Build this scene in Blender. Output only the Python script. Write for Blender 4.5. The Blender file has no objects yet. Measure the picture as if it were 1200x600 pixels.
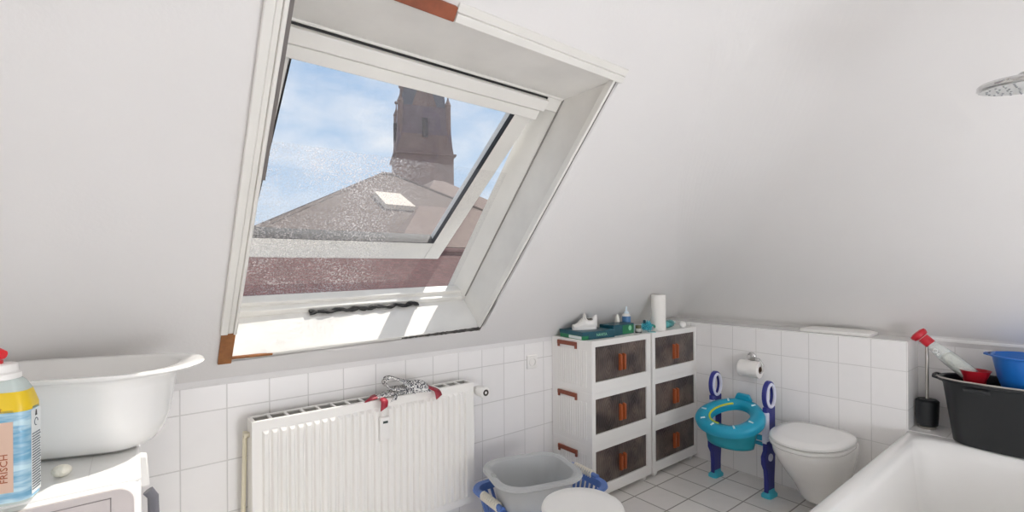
import bpy, bmesh, math, random
from mathutils import Vector, Matrix
R = math.radians
PI = math.pi
random.seed(7)
sc = bpy.context.scene
COL = sc.collection

# ------------------------------------------------------------------ helpers
def lin(h):
    h = h.lstrip('#')
    o = []
    for i in (0, 2, 4):
        c = int(h[i:i + 2], 16) / 255
        o.append(c / 12.92 if c <= 0.04045 else ((c + 0.055) / 1.055) ** 2.4)
    return (o[0], o[1], o[2], 1)

def newmat(name):
    m = bpy.data.materials.new(name)
    m.use_nodes = True
    nt = m.node_tree
    b = nt.nodes.get('Principled BSDF')
    return m, nt, b

def mat(name, col, rough=0.5, metal=0.0, bump=0.0, bscale=60, vary=0.0, vscale=8, emit=None, trans=0.0, alpha=1.0, coat=0.0):
    m, nt, b = newmat(name)
    c = lin(col) if isinstance(col, str) else col
    b.inputs['Base Color'].default_value = c
    b.inputs['Roughness'].default_value = rough
    b.inputs['Metallic'].default_value = metal
    b.inputs['Transmission Weight'].default_value = trans
    b.inputs['Alpha'].default_value = alpha
    b.inputs['Coat Weight'].default_value = coat
    tc = None
    if bump or vary:
        tc = nt.nodes.new('ShaderNodeTexCoord')
    if bump:
        n = nt.nodes.new('ShaderNodeTexNoise'); n.inputs['Scale'].default_value = bscale; n.inputs['Detail'].default_value = 4
        bp = nt.nodes.new('ShaderNodeBump'); bp.inputs['Strength'].default_value = bump; bp.inputs['Distance'].default_value = 0.01
        nt.links.new(tc.outputs['Object'], n.inputs['Vector']); nt.links.new(n.outputs['Fac'], bp.inputs['Height'])
        nt.links.new(bp.outputs['Normal'], b.inputs['Normal'])
    if vary:
        n = nt.nodes.new('ShaderNodeTexNoise'); n.inputs['Scale'].default_value = vscale; n.inputs['Detail'].default_value = 5
        r = nt.nodes.new('ShaderNodeMapRange')
        r.inputs['From Min'].default_value = 0.3; r.inputs['From Max'].default_value = 0.7
        r.inputs['To Min'].default_value = 1 - vary; r.inputs['To Max'].default_value = 1
        mx = nt.nodes.new('ShaderNodeMix'); mx.data_type = 'RGBA'; mx.blend_type = 'MULTIPLY'; mx.inputs[0].default_value = 1
        nt.links.new(tc.outputs['Object'], n.inputs['Vector']); nt.links.new(n.outputs['Fac'], r.inputs['Value'])
        mx.inputs[6].default_value = c; nt.links.new(r.outputs['Result'], mx.inputs[7])
        nt.links.new(mx.outputs[2], b.inputs['Base Color'])
    if emit:
        b.inputs['Emission Color'].default_value = lin(emit[0]); b.inputs['Emission Strength'].default_value = emit[1]
    return m

def tile_mat(name, ua, va, su, sv, ou, ov, gw, tile, grout, rough=0.2, vary=0.05, bump=0.3, vmax=None, paint=None):
    """tiles laid on the world axes ua, va; above vmax plain paint"""
    m, nt, b = newmat(name)
    N = nt.nodes.new; L = nt.links.new
    geo = N('ShaderNodeNewGeometry'); sp = N('ShaderNodeSeparateXYZ'); L(geo.outputs['Position'], sp.inputs[0])
    def math_(op, a, b_=None):
        n = N('ShaderNodeMath'); n.operation = op
        for i, v in enumerate((a, b_)):
            if v is None: continue
            if isinstance(v, (int, float)): n.inputs[i].default_value = v
            else: L(v, n.inputs[i])
        return n.outputs[0]
    ids = []; ds = []
    for ax, s_, o_ in ((ua, su, ou), (va, sv, ov)):
        t = math_('DIVIDE', math_('SUBTRACT', sp.outputs['XYZ'.index(ax)], o_), s_)
        f = math_('FRACT', t); ids.append(math_('FLOOR', t))
        d = math_('MULTIPLY', math_('MINIMUM', f, math_('SUBTRACT', 1.0, f)), s_)
        ds.append(d)
    dm = math_('MINIMUM', ds[0], ds[1])
    mr = N('ShaderNodeMapRange'); mr.inputs['From Min'].default_value = gw * 0.5; mr.inputs['From Max'].default_value = gw * 0.5 + 0.0015
    L(dm, mr.inputs['Value'])
    cmb = N('ShaderNodeCombineXYZ'); L(ids[0], cmb.inputs[0]); L(ids[1], cmb.inputs[1])
    wn = N('ShaderNodeTexWhiteNoise'); L(cmb.outputs[0], wn.inputs['Vector'])
    ns = N('ShaderNodeTexNoise'); ns.inputs['Scale'].default_value = 14; L(geo.outputs['Position'], ns.inputs['Vector'])
    v1 = math_('ADD', math_('MULTIPLY', wn.outputs['Value'], vary), math_('MULTIPLY', ns.outputs['Fac'], vary))
    v = math_('SUBTRACT', 1.0, v1)
    mx = N('ShaderNodeMix'); mx.data_type = 'RGBA'; mx.blend_type = 'MULTIPLY'; mx.inputs[0].default_value = 1
    mx.inputs[6].default_value = lin(tile); L(v, mx.inputs[7])
    m2 = N('ShaderNodeMix'); m2.data_type = 'RGBA'; L(mr.outputs['Result'], m2.inputs[0]); m2.inputs[6].default_value = lin(grout); L(mx.outputs[2], m2.inputs[7])
    out = m2.outputs[2]
    bp = N('ShaderNodeBump'); bp.inputs['Strength'].default_value = bump; bp.inputs['Distance'].default_value = 0.003
    L(mr.outputs['Result'], bp.inputs['Height']); L(bp.outputs['Normal'], b.inputs['Normal'])
    L(out, b.inputs['Base Color'])
    b.inputs['Roughness'].default_value = rough
    return m

class MB:
    def __init__(self):
        self.bm = bmesh.new(); self.xf = Matrix()
    def v(self, p):
        return self.bm.verts.new(self.xf @ Vector(p))
    def face(self, vs):
        try: return self.bm.faces.new(vs)
        except ValueError: return None
    def box(self, lo, hi):
        x0, y0, z0 = lo; x1, y1, z1 = hi
        c = [self.v(p) for p in ((x0,y0,z0),(x1,y0,z0),(x1,y1,z0),(x0,y1,z0),(x0,y0,z1),(x1,y0,z1),(x1,y1,z1),(x0,y1,z1))]
        for q in ((0,3,2,1),(4,5,6,7),(0,1,5,4),(1,2,6,5),(2,3,7,6),(3,0,4,7)): self.face([c[i] for i in q])
        return self
    def hexa(self, a, b):
        """two quads of points joined"""
        A = [self.v(p) for p in a]; B = [self.v(p) for p in b]
        self.face(A); self.face(B[::-1])
        for i in range(4): self.face([A[i], B[i], B[(i+1) % 4], A[(i+1) % 4]])
        return self
    def poly(self, pts):
        self.face([self.v(p) for p in pts]); return self
    def extrude(self, pts, vec):
        vec = Vector(vec)
        A = [self.v(p) for p in pts]; B = [self.v(Vector(p) + vec) for p in pts]
        self.face(A); self.face(B[::-1]); n = len(A)
        for i in range(n): self.face([A[i], B[i], B[(i+1) % n], A[(i+1) % n]])
        return self
    def loft(self, rings, cap0=True, cap1=True, closed=True):
        VS = [[self.v(p) for p in r] for r in rings]; n = len(VS[0])
        for a, b in zip(VS, VS[1:]):
            for i in range(n if closed else n - 1):
                j = (i + 1) % n; self.face([a[i], a[j], b[j], b[i]])
        if cap0: self.face(VS[0][::-1])
        if cap1: self.face(VS[-1])
        return self
    def ringloop(self, rings):
        VS = [[self.v(p) for p in r] for r in rings]; n = len(VS[0]); k = len(VS)
        for q in range(k):
            a, b = VS[q], VS[(q+1) % k]
            for i in range(n):
                j = (i + 1) % n; self.face([a[i], a[j], b[j], b[i]])
        return self
    def lathe(self, prof, c=(0,0,0), n=28, cap0=True, cap1=True):
        c = Vector(c); rings = []
        for r, z in prof:
            rings.append([c + Vector((r*math.cos(2*PI*i/n), r*math.sin(2*PI*i/n), z)) for i in range(n)])
        return self.loft(rings, cap0, cap1)
    def tube(self, pts, r, n=10, closed=False, caps=True):
        pts = [Vector(p) for p in pts]; k = len(pts); rings = []; up = None
        for i, p in enumerate(pts):
            if closed: t = pts[(i+1) % k] - pts[i-1]
            else: t = pts[min(i+1, k-1)] - pts[max(i-1, 0)]
            t.normalize()
            if up is None:
                up = Vector((0,0,1)) if abs(t.z) < 0.9 else Vector((1,0,0))
            s = t.cross(up)
            if s.length < 1e-6: s = t.orthogonal()
            s.normalize(); up = s.cross(t)
            rr = r[i] if isinstance(r, (list, tuple)) else r
            rings.append([p + (s*math.cos(2*PI*j/n) + up*math.sin(2*PI*j/n))*rr for j in range(n)])
        if closed: return self.ringloop(rings)
        return self.loft(rings, caps, caps)
    def ball(self, c, r, n=14, sx=1, sy=1, sz=1):
        c = Vector(c); rings = []
        for i in range(1, n):
            a = -PI/2 + PI*i/n
            rings.append([c + Vector((r*sx*math.cos(a)*math.cos(2*PI*j/(2*n)), r*sy*math.cos(a)*math.sin(2*PI*j/(2*n)), r*sz*math.sin(a))) for j in range(2*n)])
        return self.loft(rings)
    def build(self, name, m, parent=None, smooth=True, bevel=0.0, seg=2, angle=35, kind=None, loc=None, solid=0):
        bm = self.bm
        bmesh.ops.recalc_face_normals(bm, faces=bm.faces)
        if smooth:
            for f in bm.faces: f.smooth = True
            la = R(angle)
            for e in bm.edges:
                if len(e.link_faces) == 2 and e.calc_face_angle(0) > la: e.smooth = False
        me = bpy.data.meshes.new(name); bm.to_mesh(me); bm.free()
        me.materials.append(m)
        o = bpy.data.objects.new(name, me); COL.objects.link(o)
        if parent is not None: o.parent = parent
        if loc is not None: o.location = loc
        if solid:
            md = o.modifiers.new('solid', 'SOLIDIFY'); md.thickness = solid; md.offset = 0
        if bevel:
            md = o.modifiers.new('bevel', 'BEVEL'); md.width = bevel; md.segments = seg; md.limit_method = 'ANGLE'; md.angle_limit = R(40)
            md.harden_normals = False
        if kind: o['kind'] = kind
        return o

def rrect(hx, hy, r, z=0, n=6, cx=0, cy=0):
    r = min(r, hx*0.999, hy*0.999); o = []
    for sx, sy, a0 in ((1,1,0),(-1,1,PI/2),(-1,-1,PI),(1,-1,1.5*PI)):
        for i in range(n+1):
            a = a0 + PI/2*i/n
            o.append((cx + sx*(hx-r) + r*math.cos(a), cy + sy*(hy-r) + r*math.sin(a), z))
    return o
def oval(hx, hy, z=0, n=40, cx=0, cy=0, p=2.0):
    o = []
    for i in range(n):
        a = 2*PI*i/n; c, s = math.cos(a), math.sin(a)
        o.append((cx + hx*math.copysign(abs(c)**(2/p), c), cy + hy*math.copysign(abs(s)**(2/p), s), z))
    return o

def thing(name, label, cat, loc=(0,0,0), rz=0, group=None, rot=None):
    o = bpy.data.objects.new(name, None); COL.objects.link(o)
    o.empty_display_size = 0.05
    o.location = loc; o.rotation_euler = rot if rot else (0, 0, rz)
    tag(o, label, cat, group); return o
def tag(o, label, cat, group=None):
    o['label'] = label; o['category'] = cat
    if group: o['group'] = group
    return o
def struct(o): o['kind'] = 'structure'; return o

def text_part(name, s, size, m, parent, mtx, depth=0.0004, align='CENTER'):
    cu = bpy.data.curves.new(name, 'FONT'); cu.body = s; cu.size = size; cu.extrude = depth
    cu.align_x = align; cu.align_y = 'CENTER'; cu.resolution_u = 2
    t = bpy.data.objects.new(name + '_src', cu); COL.objects.link(t)
    dg = bpy.context.evaluated_depsgraph_get()
    me = bpy.data.meshes.new_from_object(t.evaluated_get(dg)); me.materials.clear(); me.materials.append(m)
    bpy.data.objects.remove(t); bpy.data.curves.remove(cu)
    o = bpy.data.objects.new(name, me); COL.objects.link(o)
    o.parent = parent; o.matrix_local = mtx
    return o
# text standing on a face: columns = reading direction, up direction, normal
def face_mtx(o, rd, up):
    rd = Vector(rd).normalized(); up = Vector(up).normalized(); n = rd.cross(up)
    m = Matrix.Identity(4)
    for i in range(3): m[i][0] = rd[i]; m[i][1] = up[i]; m[i][2] = n[i]; m[i][3] = o[i]
    return m

# ------------------------------------------------------------------ camera
H = 1.35
cam = bpy.data.cameras.new('camera'); co = bpy.data.objects.new('camera', cam); COL.objects.link(co)
yaw = R(38.385); roll = R(-0.3816)
fw = Vector((math.sin(yaw), math.cos(yaw), 0)); rt = Vector((math.cos(yaw), -math.sin(yaw), 0)); up = Vector((0,0,1))
r2 = rt*math.cos(roll) + up*math.sin(roll); u2 = -rt*math.sin(roll) + up*math.cos(roll)
mw = Matrix.Identity(4)
for i in range(3): mw[i][0] = r2[i]; mw[i][1] = u2[i]; mw[i][2] = -fw[i]
mw[2][3] = H
co.matrix_world = mw
cam.sensor_width = 36; cam.lens = 558.5*36/1200; cam.shift_y = 15.42/1200
cam.clip_start = 0.02; cam.clip_end = 500
sc.camera = co

# ------------------------------------------------------------------ materials
PAINT = mat('white_plaster', '#e2e0de', 0.9, bump=0.06, bscale=90, vary=0.02, vscale=3)
WHITE_TILE_W = tile_mat('wall_tiles', 'X', 'Z', 0.1525, 0.205, 0.13, 0.605, 0.0028, '#f4f2f0', '#d6d4d1', 0.22, 0.03)
WHITE_TILE_R = tile_mat('vorwall_tiles', 'Y', 'Z', 0.1525, 0.2, 0.6673, 0.005, 0.0026, '#f4f2f0', '#dad8d5', 0.22, 0.03)
WHITE_TILE_S = tile_mat('side_tiles', 'X', 'Z', 0.1525, 0.2, 3.13, 0.005, 0.0026, '#f4f2f0', '#dad8d5', 0.22, 0.03)
FLOOR_TILE = tile_mat('floor_tiles', 'X', 'Y', 0.217, 0.217, 2.53, 1.55, 0.006, '#f6f2ed', '#9b948d', 0.3, 0.10)
GLOSSWHITE = mat('white_gloss', '#eeedea', 0.18, coat=0.3)
PLASTIC_W = mat('white_plastic', '#eceae6', 0.38)
FRAME_W = mat('window_white_paint', '#e6e4de', 0.45, bump=0.05, bscale=40, vary=0.08, vscale=5)
RAD_W = mat('radiator_enamel', '#efede8', 0.35)
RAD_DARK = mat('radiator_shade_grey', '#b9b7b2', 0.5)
WOOD = mat('bare_brown_wood', '#a26a3c', 0.65, vary=0.35, vscale=30, bump=0.1)
WOOD2 = mat('reddish_wood', '#9a5233', 0.6, vary=0.35, vscale=25, bump=0.1)
BLACKRUB = mat('black_rubber', '#1c1b1b', 0.55)
MOULD = mat('mould_black', '#5f5c58', 0.9, vary=0.6, vscale=40)
CHROME = mat('chrome', '#d8d8d8', 0.12, metal=1)
STEEL = mat('brushed_steel', '#c4bfb8', 0.3, metal=1)
BROWN_H = mat('brown_handle_plastic', '#8a4733', 0.4)
ORANGE_H = mat('orange_brown_handle', '#a5532b', 0.35)
NAVY = mat('navy_plastic', '#2e3384', 0.35)
LILAC = mat('pale_lilac_grip', '#d9dbea', 0.45)
TEAL = mat('teal_plastic', '#1b9fc0', 0.3)
TEAL2 = mat('light_teal_plastic', '#45bcd2', 0.3)
YELLOWGREEN = mat('lime_pad', '#c9cf3a', 0.5)
GREYTUB = mat('grey_basin_plastic', '#b3b5b5', 0.4)
BLUEBASK = mat('blue_basket_plastic', '#5d7dbd', 0.4)
CREAM = mat('cream_grip', '#e8e2d2', 0.5)
BLACKPL = mat('black_bin_plastic', '#1f2123', 0.42, bump=0.05, bscale=200)
PAPER = mat('tissue_paper', '#f2efea', 0.9, bump=0.1, bscale=120)
CARD = mat('cardboard_core', '#8f7a66', 0.9)
RED = mat('red_plastic', '#c01c2c', 0.35)

# ------------------------------------------------------------------ room shell
DIP = R(48.07)
YW, ZB = 2.17, 0.93           # where the window wall bends into the roof slope
XV = 3.13                     # face of the low wall behind the toilet
XB, ZX = 3.345, 0.965         # back of its ledge, where the other slope begins
YV = 0.667                    # end of the low wall
SV = Vector((0, -math.cos(DIP), math.sin(DIP))); NV = Vector((0, math.sin(DIP), math.cos(DIP)))
P0 = Vector((0, YW, ZB))
def W(x, s, d=0.0): return P0 + SV*s + NV*d + Vector((x, 0, 0))
ZC = 2.55
sC = (ZC - ZB)/math.sin(DIP)
XL, YBK = -2.6, -3.1
tn = math.tan(DIP)
def hip(z):                  # sharp hip corner at height z
    return XB - (z - ZX)/tn if z > ZX else XB, YW - (z - ZB)/tn if z > ZB else YW

X0, X1, S0, S1 = 0.29, 1.412, 0.145, 1.512   # window opening in the slope
def SB(x): return 0.126 + 0.038*(x - 0.29)/1.122      # the sill edge is not quite level
b = MB()
zs = [ZB, 0.98, 1.08, 1.2, 1.35, 1.55, 1.8, 2.1, 2.35, ZC]
s_of = lambda z: (z - ZB)/math.sin(DIP)
# slope with the window: bands left, below, above; right band to the rounded hip
def rz_(z): return max(0.0, min(0.4, (z - 0.98)*0.55))
def quad(a, b_, c, d): b.poly([a, b_, c, d])
quad(W(XL,0), W(X0,0), W(X0,sC), W(XL,sC))
quad(W(X0,0), W(X1,0), W(X1,SB(X1)), W(X0,SB(X0)))
quad(W(X0,S1), W(X1,S1), W(X1,sC), W(X0,sC))
hipL = []; hipR = []
for z in zs:
    hx, hy = hip(z); r = rz_(z)
    hipL.append(Vector((hx - r, hy, z))); hipR.append(Vector((hx, hy - r, z)))
for i in range(len(zs)-1):
    quad(Vector((X1, hip(zs[i])[1], zs[i])), hipL[i], hipL[i+1], Vector((X1, hip(zs[i+1])[1], zs[i+1])))
    quad(hipR[i], Vector((hip(zs[i])[0], YBK, zs[i])), Vector((hip(zs[i+1])[0], YBK, zs[i+1])), hipR[i+1])
    a0, a1 = hip(zs[i]), hip(zs[i+1]); n = 24
    def arc(h, r, z, k):
        t = PI/2*k/n
        return Vector((h[0] - r + r*math.sin(t), h[1] - r + r*math.cos(t), z))
    for k in range(n):
        if rz_(zs[i+1]) > 0:
            pts = [arc(a0, rz_(zs[i]), zs[i], k), arc(a0, rz_(zs[i]), zs[i], k+1), arc(a1, rz_(zs[i+1]), zs[i+1], k+1), arc(a1, rz_(zs[i+1]), zs[i+1], k)]
            b.poly(pts)
hx, hy = hip(ZC)
b.poly([Vector((XL, hy, ZC)), Vector((hx, hy, ZC)), Vector((hx, YBK, ZC)), Vector((XL, YBK, ZC))])
struct(b.build('ceiling', PAINT, smooth=False))

b = MB(); b.box((XL-0.1, YW, 0), (XB+0.1, YW+0.12, 0.905)); struct(b.build('wall_window', WHITE_TILE_W, smooth=False))
b = MB(); b.box((XL-0.1, YW+0.003, 0.905), (XB+0.1, YW+0.12, ZB+0.002)); struct(b.build('wall_window_upper', PAINT, smooth=False))
b = MB(); b.box((XL-0.1, YBK-0.1, -0.08), (XB+0.15, YW+0.12, 0)); struct(b.build('floor', FLOOR_TILE, smooth=False))
b = MB(); b.box((XV, YV, 0), (XB, YW, 0.958)); struct(b.build('wall_right', WHITE_TILE_R, smooth=False, bevel=0.003))
b = MB(); b.box((XV+0.004, YV-0.004, 0), (XB, YV, 0.957)); struct(b.build('wall_right_end', WHITE_TILE_S, smooth=False))
b = MB(); b.box((XV-0.003, YV-0.004, 0.957), (XB, YW, 0.962)); struct(b.build('trim_1', GLOSSWHITE, smooth=False, bevel=0.002))
b = MB(); b.box((XB, YBK, 0), (XB+0.1, YW+0.1, ZX)); struct(b.build('wall_end', WHITE_TILE_R, smooth=False))
b = MB(); b.box((XB-0.012, YBK, ZX-0.012), (XB, YV-0.006, ZX+0.004)); struct(b.build('trim_2', GLOSSWHITE, smooth=False, bevel=0.002))
b = MB(); b.box((XL-0.1, YBK-0.1, 0), (XB+0.1, YBK, ZC+0.02)); struct(b.build('wall_back', PAINT, smooth=False))
b = MB(); b.box((XL-0.1, YBK, 0), (XL, YW+0.1, ZC+0.02)); struct(b.build('wall_left', PAINT, smooth=False))

# ------------------------------------------------------------------ roof window
win = bpy.data.objects.new('window_1', None); COL.objects.link(win); win['kind'] = 'structure'
win['label'] = 'white roof window in the sloping ceiling, its sash swung outward'
def wbox(b, x0, x1, s0, s1, d0, d1):
    b.hexa([W(x0,s0,d0), W(x1,s0,d0), W(x1,s1,d0), W(x0,s1,d0)], [W(x0,s0,d1), W(x1,s0,d1), W(x1,s1,d1), W(x0,s1,d1)])
REVEAL = mat('reveal_white_paint', '#e3e1dc', 0.6, bump=0.08, bscale=30, vary=0.10, vscale=6)
b = MB()
D = 0.2
# right cheek, left cheek, horizontal head, square sill
b.hexa([W(X1,SB(X1),0), W(X1,S1,0), W(X1,1.335,D), W(X1,SB(X1),D)], [W(X1+.03,SB(X1),0), W(X1+.03,S1,0), W(X1+.03,1.335,D), W(X1+.03,SB(X1),D)])
b.hexa([W(X0,SB(X0),0), W(X0,S1,0), W(X0,1.335,D), W(X0,SB(X0),D)], [W(X0-.03,SB(X0),0), W(X0-.03,S1,0), W(X0-.03,1.335,D), W(X0-.03,SB(X0),D)])
b.hexa([W(X0,S1,0), W(X1,S1,0), W(X1,1.335,D), W(X0,1.335,D)], [W(X0,S1+.03,.005), W(X1,S1+.03,.005), W(X1,1.365,D), W(X0,1.365,D)])
b.hexa([W(X0,SB(X0),0), W(X1,SB(X1),0), W(X1,SB(X1),D), W(X0,SB(X0),D)], [W(X0,SB(X0)-.03,0), W(X1,SB(X1)-.03,0), W(X1,SB(X1)-.03,D), W(X0,SB(X0)-.03,D)])
b.build('reveal_lining', REVEAL, win, smooth=False)
b = MB()   # fixed frame: cheeks slant in towards the outside, the bottom member is stepped
for xa, xb, xo in ((1.407, 1.374, X1+.04), (0.295, 0.328, X0-.04)):
    b.loft([[W(xa,.09,D), W(xo,.09,D), W(xo,.09,.33), W(xb,.09,.33), W(xb,.09,.285)], [W(xa,1.36,D), W(xo,1.36,D), W(xo,1.36,.33), W(xb,1.36,.33), W(xb,1.36,.285)]])
for d0, h in ((D, .030), (.23, .050)):
    xa, xb = 0.30, 1.40
    b.hexa([W(xa,.08,d0), W(xb,.08,d0), W(xb,SB(xb)+h*.8,d0), W(xa,SB(xa)+h,d0)], [W(xa,.08,.275), W(xb,.08,.275), W(xb,SB(xb)+h*.8,.275), W(xa,SB(xa)+h,.275)])
wbox(b, X0-.03, X1+.03, 1.275, 1.36, D, .33)
b.build('frame', FRAME_W, win, bevel=0.004)
b = MB()   # head rail with its ventilation flap
wbox(b, 0.335, 1.405, 1.330, 1.341, D-.008, D)
wbox(b, 0.325, 1.318, 1.275, 1.322, D-.03, D)
wbox(b, 0.325, 1.306, 1.229, 1.271, D-.018, D+.035)
b.build('head_rail', FRAME_W, win, bevel=0.006, seg=3)
b = MB(); wbox(b, 0.33, 1.322, 1.322, 1.3285, D-.006, D+.001); wbox(b, 1.318, 1.324, 1.275, 1.3285, D-.006, D+.001); b.build('head_seam', BLACKRUB, win)
b = MB(); wbox(b, X1-.0065, X1+.001, SB(X1)+.03, 1.335, D-.0035, D+.0005); b.build('joint_seam', mat('joint_grey', '#8b8883', .8), win, smooth=False)
# sash, hung at the top
AO = R(12)
def SA(x, l, t): return W(x, 1.23 - l*math.cos(AO) + t*math.sin(AO), .25 + l*math.sin(AO) + t*math.cos(AO))
def sbox(b, x0, x1, l0, l1, t0, t1):
    b.hexa([SA(x0,l0,t0), SA(x1,l0,t0), SA(x1,l1,t0), SA(x0,l1,t0)], [SA(x0,l0,t1), SA(x1,l0,t1), SA(x1,l1,t1), SA(x0,l1,t1)])
b = MB()
sbox(b, 0.335, 0.375, -.02, 1.025, 0, .055)
sbox(b, 1.249, 1.342, -.02, 1.025, 0, .055)
sbox(b, 0.375, 1.249, 0.885, 1.025, 0, .055)
sbox(b, 0.375, 1.249, -.02, 0.015, 0, .055)
sash = b.build('sash', FRAME_W, win, bevel=0.005)
b = MB()
for a in ((0.374,0.379,.015,.886), (1.2445,1.2505,.015,.886)): sbox(b, *a, -.0015, .02)
sbox(b, 0.376, 1.249, 0.881, 0.8865, -.0015, .0565)  # bottom piece deepened to black out the rail's sunlit edge
b.build('gasket', BLACKRUB, sash)
# dusty glass: clear to light, with a film of dust
def film(name, base, amt, scale, col, gloss=0.06, contrast=(0.35, 0.7), fade=False):
    m, nt, bs = newmat(name); N = nt.nodes.new; L = nt.links.new
    nt.nodes.remove(bs); out = nt.nodes['Material Output']
    tr = N('ShaderNodeBsdfTransparent'); tl = N('ShaderNodeBsdfTranslucent'); df = N('ShaderNodeBsdfDiffuse'); gl = N('ShaderNodeBsdfGlossy')
    tl.inputs['Color'].default_value = lin(col); df.inputs['Color'].default_value = lin(col)
    gl.inputs['Roughness'].default_value = 0.03
    tc = N('ShaderNodeTexCoord'); n1 = N('ShaderNodeTexNoise'); n1.inputs['Scale'].default_value = scale; n1.inputs['Detail'].default_value = 2
    n2 = N('ShaderNodeTexNoise'); n2.inputs['Scale'].default_value = 2.6; n2.inputs['Detail'].default_value = 3
    L(tc.outputs['Object'], n1.inputs['Vector']); L(tc.outputs['Object'], n2.inputs['Vector'])
    r1 = N('ShaderNodeMapRange'); r1.inputs['From Min'].default_value = contrast[0]; r1.inputs['From Max'].default_value = contrast[1]
    L(n1.outputs['Fac'], r1.inputs['Value'])
    r2_ = N('ShaderNodeMapRange'); r2_.inputs['From Min'].default_value = 0.30; r2_.inputs['From Max'].default_value = 0.6
    L(n2.outputs['Fac'], r2_.inputs['Value'])
    mu = N('ShaderNodeMath'); mu.operation = 'MULTIPLY'; L(r1.outputs['Result'], mu.inputs[0]); L(r2_.outputs['Result'], mu.inputs[1])
    src = mu.outputs[0]
    if fade:   # the dust is thickest at the left side
        sx = N('ShaderNodeSeparateXYZ'); L(tc.outputs['Object'], sx.inputs[0])
        fr = N('ShaderNodeMapRange'); fr.inputs['From Min'].default_value = .7; fr.inputs['From Max'].default_value = 1.15; fr.inputs['To Min'].default_value = 1; fr.inputs['To Max'].default_value = .12
        L(sx.outputs[0], fr.inputs['Value']); m3 = N('ShaderNodeMath'); m3.operation = 'MULTIPLY'; L(src, m3.inputs[0]); L(fr.outputs['Result'], m3.inputs[1]); src = m3.outputs[0]
    ma = N('ShaderNodeMath'); ma.operation = 'MULTIPLY_ADD'; L(src, ma.inputs[0]); ma.inputs[1].default_value = amt; ma.inputs[2].default_value = base
    dust = N('ShaderNodeMixShader'); dust.inputs[0].default_value = 0.35; L(tl.outputs[0], dust.inputs[1]); L(df.outputs[0], dust.inputs[2])
    m1 = N('ShaderNodeMixShader'); m1.inputs[0].default_value = gloss; L(tr.outputs[0], m1.inputs[1]); L(gl.outputs[0], m1.inputs[2])
    m2 = N('ShaderNodeMixShader'); L(ma.outputs[0], m2.inputs[0]); L(m1.outputs[0], m2.inputs[1]); L(dust.outputs[0], m2.inputs[2])
    L(m2.outputs[0], out.inputs['Surface'])
    return m
GLASS = film('dusty_window_glass', 0.015, 0.05, 150, '#ffffff', gloss=0.03)
NET = film('insect_net_mesh', 0.07, 0.75, 125, '#d8d2cf', gloss=0.0, contrast=(0.42, 0.68), fade=True)
b = MB(); sbox(b, 0.376, 1.248, 0.017, 0.884, .018, .024); b.build('glass_pane', GLASS, sash, smooth=False)
b = MB(); b.poly([W(.329,.165,.282), W(1.373,.19,.282), W(1.373,.918,.282), W(.329,.905,.282)])  # top edge shaped to a shadow line across the opening
no = b.build('insect_net', NET, win, smooth=False); no['label'] = 'thin grey insect net over the lower opening'
# casing boards and bare wood around the opening
b = MB(); wbox(b, 0.238, 0.262, 0.27, 1.75, -.018, 0); wbox(b, 0.262, 0.279, 0.27, 1.75, -.012, 0); wbox(b, 0.279, X0, 0.27, 1.75, -.02, 0)
struct(b.build('trim_3', FRAME_W, bevel=0.003))
b = MB(); wbox(b, 0.285, 0.301, 0.93, 1.52, -.012, .01); struct(b.build('trim_4', mat('grey_edge_strip', '#77716e', 0.7), smooth=False))  # grey strip along the upper left edge of the opening
b = MB(); wbox(b, 0.71, 1.445, S1, 1.538, -.015, 0); wbox(b, 0.71, 1.452, 1.538, 1.565, -.008, 0)
struct(b.build('trim_5', FRAME_W, bevel=0.003))
b = MB(); wbox(b, 0.25, 0.705, S1, 1.552, -.018, 0); struct(b.build('trim_6', WOOD2, bevel=0.002))
b = MB(); wbox(b, 0.243, 0.288, 0.10, 0.27, -.012, 0); wbox(b, 0.288, 0.43, 0.118, 0.13, -.008, 0); struct(b.build('trim_7', WOOD, bevel=0.002))
b = MB(); wbox(b, X1-.009, X1+.004, SB(X1), S1, -.008, .02); struct(b.build('trim_8', FRAME_W, bevel=0.002))
b = MB(); wbox(b, X1+.004, X1+.013, S0-.01, S1, -.004, 0); struct(b.build('trim_9', mat('dark_gap_strip', '#6a6662', 0.7), smooth=False))
b = MB(); b.hexa([W(X0,SB(X0)-.016,-.005), W(X1,SB(X1)-.016,-.005), W(X1,SB(X1),-.005), W(X0,SB(X0),-.005)], [W(X0,SB(X0)-.016,.004), W(X1,SB(X1)-.016,.004), W(X1,SB(X1),.004), W(X0,SB(X0),.004)]); struct(b.build('trim_10', FRAME_W, bevel=0.002))
b = MB()
pts = []
for i in range(41):
    t = i/40; x = 0.98 + 0.43*t; w = 0.004 + 0.009*t + random.uniform(-.002, .003)
    pts.append((x, w))
prev = None
for x, w in pts:
    q = (W(x, SB(x)-.010-w, -.0065), W(x, SB(x)-.010+w, -.0065))
    if prev: b.poly([prev[0], q[0], q[1], prev[1]])
    prev = q
struct(b.build('trim_11', MOULD, solid=0.002))
# torn black fastener strip on the sill
b = MB(); random.seed(3)
for off, ph in ((0, 0), (0.012, 1.7)):
    path = []
    for i in range(61):
        t = i/60; x = 0.605 + 0.525*t
        path.append(W(x, SB(x)+.010+off*0.3*(1+math.sin(i*0.8+ph))+0.003*random.uniform(0,1), D-.016-0.006*math.cos(i*0.6+ph)))
    b.tube(path, [0.0072+0.0014*math.sin(i*0.9+ph) for i in range(61)], n=6)
tag(b.build('fastener_strip', BLACKRUB), 'torn black hook-and-loop strip along the sunlit window sill', 'strip')

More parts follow.
